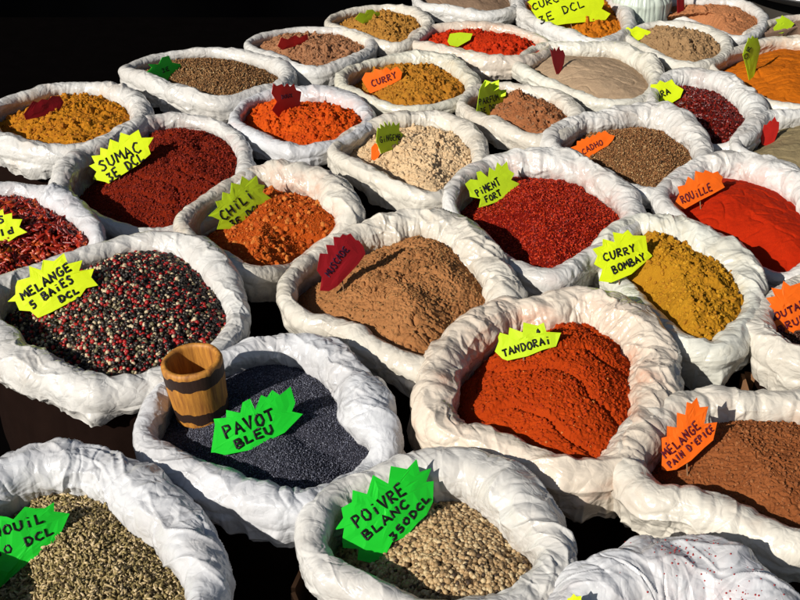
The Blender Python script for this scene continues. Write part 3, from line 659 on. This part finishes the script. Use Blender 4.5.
H('orangered', 'crumb', powder_mat('orange red lumps', (.66,.115,.012), (.52,.07,.010)), 'heap of vivid orange red lumps', tilt=2.2, mound=.035, amp=.9)
H('curryback', 'crumb', powder_mat('golden curry', (.50,.24,.035), (.40,.17,.025)), 'heap of golden brown clotted curry', tilt=2.2, mound=.035, amp=.9)
H('scarlet', 'crumb', powder_mat('scarlet powder', (.56,.05,.010), (.46,.035,.008)), 'heap of scarlet powder near the top', mound=.035, amp=.9)
H('parfum', 'crumb', powder_mat('warm brown powder', (.42,.18,.08), (.33,.13,.055)), 'heap of warm brown powder beside the folded lime card', tilt=2.2, mound=.04, amp=.9)
H('beige', 'fine', powder_mat('beige powder', (.50,.37,.25), (.46,.33,.22)), 'heap of smooth beige powder with a small dark red card', mound=.03, amp=.8)
H('nora', 'granule', powder_mat('dark flake bed', (.07,.008,.005), (.05,.006,.004)), 'heap of glossy dark red pepper flakes', mound=.025)
H('curcuma', 'crumb', powder_mat('orange turmeric', (.62,.22,.018), (.50,.16,.015)), 'heap of orange turmeric under the biggest yellow card', mound=.04)
H('tanback', 'crumb', powder_mat('tan lumps', (.40,.26,.14), (.33,.21,.11)), 'heap of tan lumpy powder near the top right', mound=.035, amp=1.1)
H('rustback', 'crumb', powder_mat('salmon brown powder', (.50,.23,.11), (.42,.18,.08)), 'heap of salmon brown powder beside the metal tray', mound=.03, amp=.7)
H('orangeflat', 'fine', powder_mat('smooth orange powder', (.58,.17,.010), (.50,.14,.009)), 'heap of smooth orange powder at the right edge', mound=.03, amp=1.3)
H('cornerpink', 'fine', powder_mat('mauve brown powder', (.36,.24,.17), (.32,.21,.15)), 'heap of mauve brown powder in the top right corner', mound=.02)

def G(key, name, n, base, size, flat, stops, rough=.5, spec=.4, **kw):
    mk = {k: kw.pop(k) for k in ('mottling', 'bs', 'bsc') if k in kw}
    s = S[key]; return scatter(name, s, s.zd, n, base, size, flat, grain_mat(name+' skins', stops, rough, spec, **mk), s.heap, **kw)
cream = [(0,(.56,.40,.22)),(.3,(.46,.31,.16)),(.5,(.64,.50,.30)),(.7,(.34,.23,.12)),(.86,(.20,.13,.065)),(.95,(.08,.05,.03))]
G('whitepepper', 'peppercorns', 9000, ICO2, (.0029,.0029,.0029), 0, cream, .55, .3, jitter=.12, layers=1.4)
G('poppy', 'seeds', 26000, OCT, (.00095,.0008,.0007), 0, [(0,(.125,.13,.175)),(.35,(.075,.08,.115)),(.6,(.19,.195,.25)),(.85,(.32,.33,.39)),(.93,(.02,.02,.03))], .7, .3, layers=1.2)
G('berries', 'peppercorns', 8500, ICO2, (.0031,.0031,.0031), 0, [(0,(.018,.011,.008)),(.42,(.045,.028,.018)),(.60,(.62,.50,.33)),(.72,(.42,.014,.012)),(.86,(.28,.010,.010)),(.92,(.20,.17,.09))], .45, .45, jitter=.14, layers=1.4)
G('fennel', 'seeds', 9000, ICO1, (.0044,.0014,.0012), .55, [(0,(.42,.33,.15)),(.25,(.54,.42,.23)),(.5,(.27,.21,.09)),(.7,(.68,.54,.33)),(.86,(.12,.085,.045))], .7, .25, layers=2.2)
G('longchili', 'pods', 2600, ICO2, (.0105,.0030,.0028), .72, [(0,(.30,.018,.008)),(.3,(.42,.035,.010)),(.6,(.20,.012,.007)),(.8,(.52,.10,.02))], .28, .6, layers=2.5, bend=.25)
G('redpepper', 'flakes', 13000, OCT, (.0022,.0016,.0007), .3, [(0,(.46,.028,.002)),(.35,(.32,.016,.002)),(.65,(.54,.050,.003)),(.955,(.58,.15,.03)),(.95,(.12,.01,.006))], .55, .3, smooth=False, layers=2.0)
G('nora', 'flakes', 5000, OCT, (.0042,.003,.0012), .4, [(0,(.17,.010,.006)),(.4,(.09,.007,.005)),(.75,(.28,.02,.008))], .34, .5, smooth=False, layers=2.0)
G('sumac', 'flakes', 9000, OCT, (.0022,.0016,.0012), .2, [(0,(.26,.026,.012)),(.4,(.17,.016,.008)),(.75,(.34,.045,.016))], .8, .2, smooth=False, layers=1.5)
G('cumin', 'seeds', 9000, OCT, (.0026,.0012,.0012), .4, [(0,(.36,.17,.065)),(.3,(.25,.11,.042)),(.6,(.44,.25,.11)),(.88,(.60,.42,.22)),(.93,(.10,.06,.03))], .6, .3, layers=1.8)
G('coriander', 'grains', 7000, OCT, (.0030,.0018,.0016), .3, [(0,(.30,.15,.055)),(.3,(.20,.10,.04)),(.6,(.40,.23,.10)),(.9,(.52,.38,.2)),(.93,(.08,.05,.03))], .65, .3, layers=1.8)
G('mustard', 'seeds', 4000, ICO1, (.0018,.0018,.0018), 0, [(0,(.12,.05,.03)),(.4,(.20,.09,.045)),(.75,(.07,.03,.02))], .5, .4, layers=1.6)
G('chili', 'crumbs', 520, ICO1, (.0042,.0034,.0026), 0, [(0,(.55,.14,.02)),(.5,(.48,.10,.015)),(.8,(.62,.22,.05))], .9, .2, smooth=False, jitter=.5, shrink=.8)
G('chili', 'crumbs', 2500, OCT, (.0018,.0015,.0012), 0, [(0,(.50,.10,.015)),(.6,(.58,.16,.03))], .9, .2, smooth=False)
for key, n, sz, st in (('ginger', 900, .0030, [(0,(.74,.56,.36)),(.5,(.64,.46,.28))]), ('orangered', 700, .0026, [(0,(.66,.12,.012)),(.5,(.52,.07,.01))]), ('turmeric', 700, .0030, [(0,(.56,.25,.025)),(.5,(.42,.16,.02))]),
        ('curryback', 700, .0026, [(0,(.50,.24,.035)),(.5,(.40,.17,.025))]), ('pinkbrown', 700, .0030, [(0,(.42,.22,.12)),(.5,(.33,.16,.08))]), ('ochreback', 500, .003, [(0,(.48,.25,.06)),(.5,(.38,.19,.045))]),
        ('curcuma', 500, .003, [(0,(.62,.22,.02)),(.5,(.5,.16,.015))]), ('tanback', 400, .003, [(0,(.40,.26,.14)),(.5,(.33,.21,.11))]), ('scarlet', 500, .003, [(0,(.56,.05,.01)),(.5,(.46,.035,.008))]),
        ('brownspice', 1500, .0016, [(0,(.40,.23,.10)),(.5,(.30,.16,.065))]), ('tandoori', 2600, .0015, [(0,(.50,.070,.010)),(.5,(.38,.045,.008)),(.97,(.6,.2,.06))]), ('gingerbread', 1500, .0018, [(0,(.36,.15,.06)),(.5,(.26,.10,.04))]),
        ('currybombay', 900, .0026, [(0,(.54,.29,.025)),(.5,(.44,.21,.02))]), ('parfum', 400, .003, [(0,(.36,.19,.10)),(.5,(.30,.15,.075))])):
    G(key, 'crumbs', n, ICO1, (sz, sz*.85, sz*.7), 0, st, .95, .15, smooth=False, jitter=.45)

# ================================================================== price cards
K = lambda key, *a, **kw: make_card(S[key], *a, **kw)
K('sumac', tz([(60,270),(100,255),(75,205),(135,200),(135,150),(185,165),(200,95),(265,120),(270,50),(330,70),(390,30),(410,85),(490,80),(455,140),(470,190),(395,260),(190,390),(170,380),(85,360),(110,310)],80,125,6.667), (120,175), 8, 42, 'yellow',
  'bright yellow star card reading SUMAC stuck in the dark red sumac', fwd=.03, texts=[('SUMAC',101,172,143,150,11),('3E DCL',109,182,146,159,9)], pen=.8)
K('berries', tz([(35,505),(75,470),(75,430),(85,400),(150,385),(145,330),(205,350),(215,300),(270,305),(320,265),(340,320),(412,300),(395,355),(470,340),(455,385),(490,425),(430,440),(400,485),(260,560),(190,590),(150,555),(95,550),(75,505)],0,200,5), (60,306), 12, 42, 'yellow',
  'yellow star card reading MELANGE 5 BAIES on the mixed berries', fwd=.015, texts=[('MELANGE',23,301,73,269,9),('5 BAiES',32,309,75,281,8),('DCL',60,303,81,292,6)], pen=.95)
K('longchili', tz([(-140,60),(-60,40),(0,55),(15,45),(20,75),(60,65),(60,95),(110,95),(95,135),(135,160),(85,180),(50,205),(0,225),(-40,225),(-160,200)],0,200,5), (-4,240), 5, 42, 'yellow',
  'yellow star card half out of the left edge on the small red chilies', [('PiMENTS',-52,236,6,222,7),('OiSEAUld',-46,251,15,232,7)], pen=.85)
K('chili', tz([(65,345),(135,280),(115,235),(165,225),(170,165),(225,180),(235,95),(300,110),(315,45),(370,80),(430,40),(440,105),(495,115),(475,165),(545,215),(510,265),(250,440),(130,445),(150,375),(95,350)],200,170,7.5), (240,219), 40, 22, 'lime',
  'olive lime star card reading CHILI on the orange powder', fwd=.02, texts=[('CHiLi',223,221,255,196,9.5),('3E DCL',232,228,264,207,6.5)], pen=.75)
K('curryback', tz([(345,395),(370,350),(420,350),(430,325),(480,335),(510,315),(540,340),(580,310),(615,350),(605,395),(510,450),(400,490),(370,440)],310,20,6.667), (383,88), 5, 40, 'orange',
  'orange star card reading CURRY low in the golden curry', [('CURRY',372,87,398,78,6.5)], ink='dark', pen=.6)
K('ginger', tz([(395,310),(370,250),(380,140),(405,150),(400,110),(440,140),(430,90),(465,130),(470,90),(490,135),(505,95),(530,130),(555,100),(555,170),(610,210),(605,250),(520,310),(410,350)],330,110,8), (392,149), 55, 15, 'lime',
  'dark olive green star card standing upright in the cream ginger', [('GiNGEMB',380,143,402,139,6)], pen=.45)
K('ginger', tz([(330,300),(360,265),(390,280),(385,320),(400,350),(370,410),(330,395)],330,110,8), (376,158), 10, 30, 'orange', 'tiny orange card corner left of the olive card in the cream ginger')
K('parfum', tz([(165,420),(190,200),(215,150),(250,110),(300,130),(320,140),(380,120),(385,185),(440,215),(450,250),(490,300),(460,350),(430,400),(300,455),(240,490),(190,480)],460,70,10), (488,116), 50, 14, 'lime',
  'olive lime star card with sunlit folded tips reading PARFUM', [('PARFUM',479,105,500,100,6.5),('3E DCL',481,114,499,109,6)], pen=.5,
  tips=[tz([(225,150),(250,100),(310,120),(240,180)],460,70,10), tz([(305,130),(390,100),(390,185),(330,215)],460,70,10), tz([(380,205),(465,195),(455,260),(410,270),(385,245)],460,70,10), tz([(420,310),(450,285),(520,295),(470,350)],460,70,10)])
K('redpepper', tz([(45,290),(90,250),(155,260),(140,190),(175,180),(240,235),(250,150),(300,180),(320,105),(360,140),(405,95),(420,165),(470,200),(440,255),(515,285),(500,360),(430,400),(330,440),(230,475),(160,495),(175,420),(90,400),(80,350)],460,150,8.575), (492,203), 25, 35, 'lime',
  'lime star card reading PIMENT FORT on the crushed red pepper', [('PiMENT',477,197,501,184.5,7.5),('FORT',486,203,502,195,6)], pen=.62)
K('cumin', tz([(105,325),(165,305),(170,260),(200,270),(215,240),(240,250),(270,215),(290,235),(330,195),(345,210),(390,165),(410,180),(450,155),(500,195),(550,205),(530,250),(480,305),(400,350),(290,425),(200,370)],560,115,10), (590,151), 8, 42, 'orange',
  'orange star card reading CADHO on the brown seed', fwd=.02, texts=[('CADHO',583,155,604,144,5.5)], ink='dark', pen=.5)
K('brownspice', tz([(150,530),(165,430),(130,380),(150,250),(210,260),(195,185),(255,190),(250,125),(300,130),(320,105),(350,115),(380,100),(420,150),(445,155),(480,200),(495,255),(440,330),(280,495),(215,535)],300,220,7.5), (341,281), 30, 22, 'crimson',
  'dark red star card on edge in the light brown spice', fwd=.036, texts=[('MUSCADE',329,277,349,249,7)], ink='purple', pen=.6)
K('tandoori', tz([(120,330),(150,250),(145,215),(160,180),(225,220),(235,140),(340,180),(345,100),(460,125),(510,100),(530,175),(650,180),(610,290),(500,320),(380,370),(220,405),(180,390)],480,310,8), (525,355), 2, 40, 'lime',
  'lime star card reading TANDORAI on the brick red powder', fwd=.012, texts=[('TANDORAi',503,357,552,343,7.5),('4',537,334,541,332,4)], pen=.75)
K('gingerbread', tz([(145,530),(150,420),(145,320),(180,310),(180,240),(245,250),(245,150),(300,165),(310,80),(345,90),(380,50),(400,115),(460,110),(435,200),(430,225),(520,215),(490,335),(430,385),(340,470),(240,530),(180,540)],640,390,6.667), (685,463), 10, 34, 'orange',
  'orange star card reading MELANGE PAIN D EPICE', fwd=.026, texts=[('MÉLANGE',666,459,702,427,9),("PAIN D'EPICE",670,468,716,429,6.5)], ink='dark', pen=.8)
K('fennel', tz([(-60,150),(40,160),(80,175),(150,100),(210,110),(270,110),(325,75),(325,130),(420,145),(370,250),(320,330),(200,410),(120,480),(0,590),(-80,570)],0,490,6), (30,560), 25, 30, 'green',
  'bright green star card lettered FENOUIL on the fennel seeds', [('FENOUiL',-28,546,46,521,10),('250 DCL',-16,563,56,533,8)], pen=.95)
K('whitepepper', tz([(65,450),(75,390),(30,400),(70,340),(60,290),(110,260),(115,200),(185,220),(215,125),(295,170),(305,80),(390,95),(440,45),(455,110),(520,90),(490,160),(530,155),(525,260),(490,325),(440,365),(380,435),(310,460),(250,575),(140,550),(145,495),(70,490)],330,450,5), (390,550), 22, 38, 'green',
  'bright green star card reading POIVRE BLANC 350DCL', [('POiVRE',357,529,408,492,12),('BLANC',366,541,411,504,8.5),('350DCL',392,541,433,498,6.5)], pen=1.05)
K('poppy', tz([(365,490),(380,380),(375,355),(425,350),(425,320),(480,335),(490,290),(520,275),(540,320),(565,260),(600,275),(610,240),(640,260),(685,225),(705,290),(690,325),(735,335),(660,410),(520,480),(420,500),(380,490)],120,330,4), (250,444), 18, 38, 'green',
  'bright green star card reading PAVOT BLEU on the poppy seeds', [('PAVOT',225,439,277,419,12),('BLEU',236,449,275,431,9)], pen=1.05)
K('rouille', tz([(45,440),(95,335),(75,265),(150,250),(180,165),(240,220),(250,110),(330,130),(350,100),(430,130),(480,110),(500,140),(535,165),(520,215),(555,270),(420,345),(300,405),(150,490),(70,495)],670,160,10), (698,202), 15, 36, 'orange',
  'orange star card reading ROUILLE on the vivid red powder', fwd=.02, texts=[('ROUiLLE',682,204,713,190,7.5)], ink='dark', pen=.65)
K('currybombay', tz([(185,145),(215,135),(215,115),(250,125),(245,95),(275,100),(290,88),(305,105),(345,105),(350,150),(365,165),(300,220),(240,245),(205,240),(215,205),(190,190),(200,165)],530,200,2.963), (618,281), 14, 34, 'yellow',
  'yellow star card reading CURRY BOMBAY', fwd=.055, texts=[('CURRY',604,262,637,251,8),('BOMBAY',613,274,647,259,7)], pen=.75)
K('mustard', tz([(680,335),(715,310),(700,290),(725,285),(715,260),(745,265),(750,240),(770,255),(800,245),(830,260),(850,300),(850,375),(800,390),(770,400),(745,385),(700,385),(705,350)],530,200,2.963), (788,331), 12, 36, 'orange',
  'orange star card reading MOUTARDE BRUNE', [('MOUTARDE',769,323,820,300,7.5),('BRUNE',779,333,815,316,7)], ink='dark', pen=.8)
K('orangered', tz([(365,150),(380,125),(365,100),(370,70),(380,78),(395,72),(402,80),(412,70),(420,80),(432,72),(440,90),(455,95),(450,125),(455,140),(385,172)],150,60,3), (286,113), 50, 12, 'red',
  'red star card standing upright in the vivid orange red lumps', [('DOUX',281,99,293,97,3.5)], ink='purple', pen=.4)
K('turmeric', tz([(120,170),(165,105),(190,112),(210,95),(240,100),(260,80),(300,80),(320,110),(300,160),(200,185),(130,200)],0,80,5), (45,115), 50, 20, 'crimson', 'dark red card lying in shade on the ochre lumps', fwd=.02)
K('coriander', tz([(435,215),(450,200),(440,190),(470,190),(480,170),(500,165),(510,185),(535,190),(540,220),(520,245),(470,245)],0,0,2.963), (168,80), 55, 15, 'green', 'dark green card at the left of the brown grains', [('2E',162,73,170,70,4)], pen=.4)
K('pinkbrown', tz([(310,185),(325,150),(350,158),(380,140),(400,152),(430,135),(435,165),(380,185),(330,200)],200,0,4), (293,45), 50, 20, 'red', 'small red card on the pinkish brown lumps', fwd=.03)
K('ochreback', tz([(620,75),(640,50),(660,55),(668,40),(690,38),(700,48),(720,50),(715,75),(650,95)],200,0,4), (368,20), 50, 20, 'lime', 'small green card on the ochre powder at the back', fwd=.03)
K('scarlet', tz([(190,165),(200,135),(240,130),(290,135),(280,160),(230,188),(200,182)],400,0,4), (458,43), 20, 35, 'lime', 'small lime card on the scarlet powder', fwd=.03)
K('curcuma', tz([(160,40),(130,10),(200,-40),(300,-60),(450,-70),(600,-60),(680,-30),(690,20),(670,60),(735,95),(700,140),(640,150),(400,175),(300,190),(270,160),(200,130),(160,70)],510,0,7.27), (570,22), 18, 40, 'yellow',
  'biggest yellow star card, lettered CURCUMA 3E DCL, cut by the top edge', fwd=.045, texts=[('CURCUMA',533,10,580,-6,7),('3E DCL',540,24,586,6,7.5)], pen=.6)
K('beige', tz([(605,215),(600,195),(612,205),(618,190),(625,205),(635,185),(642,203),(652,200),(660,220),(655,255),(640,292),(625,298),(612,255)],400,0,4), (558,73), 45, 15, 'crimson', 'small dark red upright card on the smooth beige powder')
K('tanback', tz([(75,130),(95,120),(110,108),(125,118),(145,105),(170,115),(210,128),(190,145),(140,168),(90,160)],600,0,4), (634,40), 10, 40, 'yellow', 'small bright lime card on the tan lumpy powder', fwd=.045)
K('rustback', [(676.5,-14),(684,-14),(684.5,13),(677.5,15)], (681,13), 40, 10, 'crimson', 'narrow dark red card seen almost edge on by the salmon brown powder')
K('orangeflat', tz([(570,220),(575,195),(580,180),(588,165),(592,150),(602,155),(610,142),(620,155),(630,150),(636,170),(642,190),(632,240),(612,318),(595,320),(582,260)],600,0,4), (751,77), 45, 14, 'lime', 'narrow lime card standing in the smooth orange powder', [('OR',746,60,751,46,4)], pen=.35)
K('cornerpink', tz([(680,125),(700,102),(690,85),(712,82),(720,68),(735,78),(750,85),(775,105),(760,125),(720,148),(690,148)],620,0,4.444), (781,30), 25, 25, 'lime', 'small lime card on the mauve brown powder in the top right corner')
K('nora', tz([(335,280),(355,265),(358,250),(375,250),(385,238),(400,245),(420,235),(430,250),(455,265),(445,290),(400,318),(350,305)],530,0,2.963), (664,101), 10, 42, 'yellow', 'bright lime card reading NORA on the dark red flakes', fwd=.045, texts=[('NORA',652,102,671,93,6.5)], pen=.6)
K('greyspice', tz([(315,410),(300,330),(320,300),(330,260),(350,262),(370,230),(385,235),(410,200),(425,235),(445,240),(440,300),(400,400),(350,420)],720,90,7.5), (768,143), 25, 22, 'red', 'bright red star card on the olive grey powder')
K('bottombag', tz([(78,150),(85,118),(95,115),(103,103),(112,112),(127,110),(127,125),(140,150),(135,230),(60,230)],540,560,3.077), (575,640), -5, 35, 'yellow', 'yellow card tip poking up at the bottom edge', zabs=.86)

# ================================================================== wooden mug
def lathe(prof, n=96, wob=0):
    a = np.linspace(0, 2*math.pi, n, endpoint=False); P = np.array(prof)
    X = np.cos(a)[:, None]*P[:, 0]; Y_ = np.sin(a)[:, None]*P[:, 0]; Z_ = np.ones(n)[:, None]*P[:, 1]
    if wob:
        d = wob*pn(np.cos(a)[:, None]*2, np.sin(a)[:, None]*2, Z_*20, 5); X = X+np.cos(a)[:, None]*d; Y_ = Y_+np.sin(a)[:, None]*d
    return np.stack([X, Y_, Z_], -1).reshape(-1, 3), grid_faces(n, len(prof))
def mug():
    zc = S['poppy'].cen[2]; Pb = hit_heap(S['poppy'], 203, 411); k = 1/ppm(Pb)
    h = .090; rb, rt = 27*k, 30*k; th = .0085
    prof = [(0.0001, 0), (rb-.003, 0), (rb, .003)]
    prof += [(rb+(rt-rb)*t, .003+(h-.008)*t) for t in np.linspace(.02, 1, 30)]
    prof += [(rt-.001, h-.002), (rt-.003, h), (rt-th+.002, h), (rt-th, h-.003)]
    prof += [(rt-th-.002*t, h-.003-(h-.02)*t) for t in np.linspace(.05, 1, 16)] + [(0.0001, .015)]
    V, F = lathe(prof, 120, .0012)
    m, t, b = newmat('turned bamboo')
    tc = N(t, 'ShaderNodeTexCoord'); mp = N(t, 'ShaderNodeMapping'); mp.inputs['Scale'].default_value = (1, 1, .12); t.links.new(tc.outputs['Object'], mp.inputs[0])
    g = noise(t, 160, 5, .6, mp.outputs[0]); base = mixc(t, ramp(t, g.outputs[0], [(.35, (0,0,0)), (.68, (1,1,1))]).outputs[0], (.52,.225,.032), (.22,.08,.015))
    sp = N(t, 'ShaderNodeSeparateXYZ'); t.links.new(tc.outputs['Object'], sp.inputs[0])
    wv = noise(t, 48, 2, .5, tc.outputs['Object'])
    ad = N(t, 'ShaderNodeMath', operation='MULTIPLY_ADD'); t.links.new(wv.outputs[0], ad.inputs[0]); ad.inputs[1].default_value = .02; t.links.new(sp.outputs[2], ad.inputs[2])
    s_ = N(t, 'ShaderNodeMath', operation='DIVIDE'); t.links.new(ad.outputs[0], s_.inputs[0]); s_.inputs[1].default_value = .110
    band = ramp(t, s_.outputs[0], [(0,(0,0,0)),(.17,(1,1,1)),(.32,(0,0,0)),(.655,(1,1,1)),(.83,(0,0,0))], 'CONSTANT')
    gt = N(t, 'ShaderNodeAttribute'); gt.attribute_name = 'outside'
    mu = N(t, 'ShaderNodeMath', operation='MULTIPLY'); t.links.new(band.outputs[0], mu.inputs[0]); t.links.new(gt.outputs['Fac'], mu.inputs[1])
    col = mixc(t, mu.outputs[0], base, (.022,.008,.004)); t.links.new(col, b.inputs['Base Color']); b.inputs['Roughness'].default_value = .6
    bump(t, b, g.outputs[0], .3, .003)
    z = float(S['poppy'].zf(Pb[0], Pb[1]))-.004
    o = mesh_np('wooden_mug', V, F, m, attrs={'outside': np.tile((np.arange(len(prof)) < 34).astype(float), 120)}); o.location = (Pb[0], Pb[1], z); o.rotation_euler = (R(1.5), R(-5), 0)
    tag(o, 'yellow brown bamboo mug with two dark wavy bands standing in the poppy seeds', 'mug')
mug()

# ================================================================== cardboard boxes that hold some of the sacks
card_m = plain('brown cardboard', (.27, .135, .065), .85, .2, var=.25, sc=60, bs=.2)
def carton(corners, ztop, label, deep=None):
    """open-topped carton: four wall panels standing on the table; corners are photo pixels at the height of its top edge"""
    P = [at(x, y, ztop) for x, y in corners]; c = sum(P)/4; root = empty('cardboard_box', (c[0], c[1], TABLE)); tag(root, label, 'box', 'cardboard boxes under the sacks')
    hh = deep or ztop-TABLE-.002
    for k in range(4):
        a, b = P[k], P[(k+1) % 4]; d = (b-a); L = np.hypot(d[0], d[1]); yaw = math.atan2(d[1], d[0]); m = (a+b)/2
        v, f = box(m[0], m[1], ztop-hh/2, L-.008, .005, hh, yaw); local(mesh_np('panel', v, f, card_m, smooth=False), root, (c[0], c[1], TABLE))
carton([(96,412),(176,391),(186,378),(110,396)], .795, 'brown cardboard tray showing behind the left rim of the poppy sack', deep=.022)
carton([(478,82),(540,68),(548,88),(486,104)], .815, 'brown cardboard box showing between the scarlet and the brown powder sacks')
carton([(292,590),(306,560),(420,640),(330,680)], .79, 'brown cardboard box corner by the left rim of the white pepper sack')
carton([(742,372),(850,384),(850,410),(748,392)], .795, 'brown cardboard box showing below the mustard sack')
carton([(196,108),(222,112),(225,124),(200,120)], .80, 'brown cardboard box glimpsed below the sack of brown grains')

# loose strip of plastic hanging from the yellow curry sack
def strip(pix, z, wd, name, label, mat):
    P = [at(x, y, z+dz) for x, y, dz in pix]; P = np.array(P); n = 40
    t = np.linspace(0, len(P)-1, n); Q = np.stack([np.interp(t, range(len(P)), P[:, j]) for j in range(3)], 1)
    for _ in range(6): Q[1:-1] = (Q[:-2]+Q[1:-1]*2+Q[2:])/4
    T = np.gradient(Q, axis=0); T /= np.linalg.norm(T, axis=1)[:, None]; s = np.cross(T, [0, 0, 1]); s /= np.linalg.norm(s, axis=1)[:, None]; u = np.cross(s, T)
    ring = [Q+s*wd*math.cos(a)+u*.003*math.sin(a)+u*.002*np.sin(t*9)[:, None] for a in np.linspace(0, 2*math.pi, 12, endpoint=False)]
    V = np.stack(ring, 1).reshape(-1, 3); i, j = np.meshgrid(np.arange(n-1), np.arange(12), indexing='ij'); j2 = (j+1) % 12
    o = mesh_np(name, V, np.stack([i*12+j, i*12+j2, (i+1)*12+j2, (i+1)*12+j], -1).reshape(-1, 4), mat); return o
o = strip([(742,345,-.02),(745,360,-.03),(733,368,-.04),(720,376,-.045),(712,386,-.06)], RIM, .007, 'loose_plastic_end', '', bag_mat((.80,.80,.74), (.4,.3,.1), .1)); o.parent = S['currybombay'].obj

# ================================================================== translucent knotted bag, and the metal tray
def knotted_bag(px, py, rpx, label):
    P = at(px, py, RIM-.02); r = rpx/ppm(P); nt_, nv_ = 220, 90
    a = np.linspace(0, 2*math.pi, nt_, endpoint=False)[:, None]; q = np.linspace(0, 1, nv_)[None]
    prof = r*np.where(q < .55, 1-.35*(1-q/.55)**3, 1-.95*((q-.55)/.45)**1.6); hz = q**.9*.17
    x = np.cos(a); y = np.sin(a)
    fold = ridged(x*3, y*3, q*.5, 31)**3*.03+ridged(x*7, y*7, q*.6+3, 32)**3*.025
    rr = prof*(1-fold)+.003*pn(x*2, y*3, q*4, 5)
    V = np.stack([P[0]+x*rr, P[1]+y*rr, P[2]-.06+hz+.006*pn(x*4, y*4, q*6, 9)], -1).reshape(-1, 3)
    m, t, b = newmat('translucent polythene'); n = noise(t, 30, 5, .6); t.links.new(mixc(t, n.outputs[0], (.72,.78,.70), (.52,.60,.50)), b.inputs['Base Color'])
    b.inputs['Roughness'].default_value = .25; b.inputs['Transmission Weight'].default_value = .25
    o = mesh_np('knotted_bag', V, grid_faces(nt_, nv_), m); tag(o, label, 'bag')
knotted_bag(640, 14, 30, 'pale greenish translucent plastic bag gathered shut at the top edge')
def tray():
    P = at(830, -20, RIM+.0); r = 116/ppm(P)
    steel = plain('brushed steel', (.55,.55,.56), .28, .5, metal=.5, var=.2, sc=80)
    prof = [(.0001, 0), (r-.04, 0), (r-.015, .02), (r-.002, .026), (r, .024), (r-.013, .016), (r-.04, -.004), (.0001, -.004)]
    root = empty('metal_tray', (P[0], P[1], P[2])); tag(root, 'round shiny steel tray of nuts in the top right corner', 'tray')
    V, F = lathe(prof, 160); o = mesh_np('pan', V, F, steel); o.parent = root
    v, f = lathe([(.0001, 0), (r*.6, 0), (r*.62, -.02), (r*.6, -(P[2]-TABLE)+.002), (.0001, -(P[2]-TABLE)+.002)], 60)
    # a plain stand under it
    o2 = mesh_np('tray_stand', v+[P[0], P[1], P[2]-.0045], f, plain('dark stand', (.03,.025,.02), .8)); tag(o2, 'dark round stand under the steel tray at the top right', 'stand')
    nm = plain('walnut shells', (.42,.24,.11), .6, .3, var=.5, sc=90, bs=.6)
    k = 0
    for ring_, cnt in ((.82, 30), (.66, 24), (.5, 18), (.33, 12), (.15, 5)):
        for i in range(cnt):
            a = 2*math.pi*(i+.5*(ring_ < .7))/cnt+random.uniform(-.03, .03); rr = (r-.03)*ring_/.82*.9
            if P[0]+math.cos(a)*rr > 1.22 or P[1]+math.sin(a)*rr > 3.16: continue
            bv, bf = ICO2; v = bv*np.array([.020, .017, .016]); v = v*(1+.10*pn(bv[:, 0]*3+i, bv[:, 1]*3, bv[:, 2]*3, 3))[:, None]
            if k == 0: base = mesh_np('walnut', v, bf, nm); o = base
            else: o = base.copy(); COL.objects.link(o)
            o.location = (P[0]+math.cos(a)*rr, P[1]+math.sin(a)*rr, P[2]+.018); o.rotation_euler = (random.uniform(-.5, .5), random.uniform(-.5, .5), random.uniform(0, 6))
            tag(o, 'round brown nut lying on the steel tray', 'nut', 'nuts on the steel tray'); k += 1
tray()

# red flecks spilled over the near sack
Vb = np.empty(len(S['bottombag'].obj.data.vertices)*3, np.float32); S['bottombag'].obj.data.vertices.foreach_get('co', Vb); Vb = Vb.reshape(-1, 3)
dv = Vb-CAM; dep = dv@FW; px_ = 400+FPX*(dv@RT)/dep; py_ = 300-FPX*(dv@UP)/dep
wgt = np.exp(-((px_-690)/28)**2-((py_-552)/16)**2)+.6*np.exp(-((px_-735)/30)**2-((py_-590)/18)**2)+.02
ok = np.where((Vb[:, 2] > S['bottombag'].cen[2]) & (px_ > 600) & (px_ < 790) & (py_ > 538) & (py_ < 625))[0]
pick = RNG.choice(ok, 130, p=wgt[ok]/wgt[ok].sum()); bv, bf = ICO1; Mr = rand_rot(130); sz_ = RNG.uniform(.0005, .0013, (130, 1, 1))
vv = np.einsum('nij,nkj->nki', Mr, bv[None]*sz_)+Vb[pick][:, None]
o = mesh_np('spilled_flecks', vv.reshape(-1, 3), (bf[None]+(np.arange(130)*len(bv))[:, None, None]).reshape(-1, 3), plain('dark red flecks', (.30, .012, .012), .6))
tag(o, 'dark red flecks spilled over the white plastic at the bottom edge', 'flecks', kind='stuff')
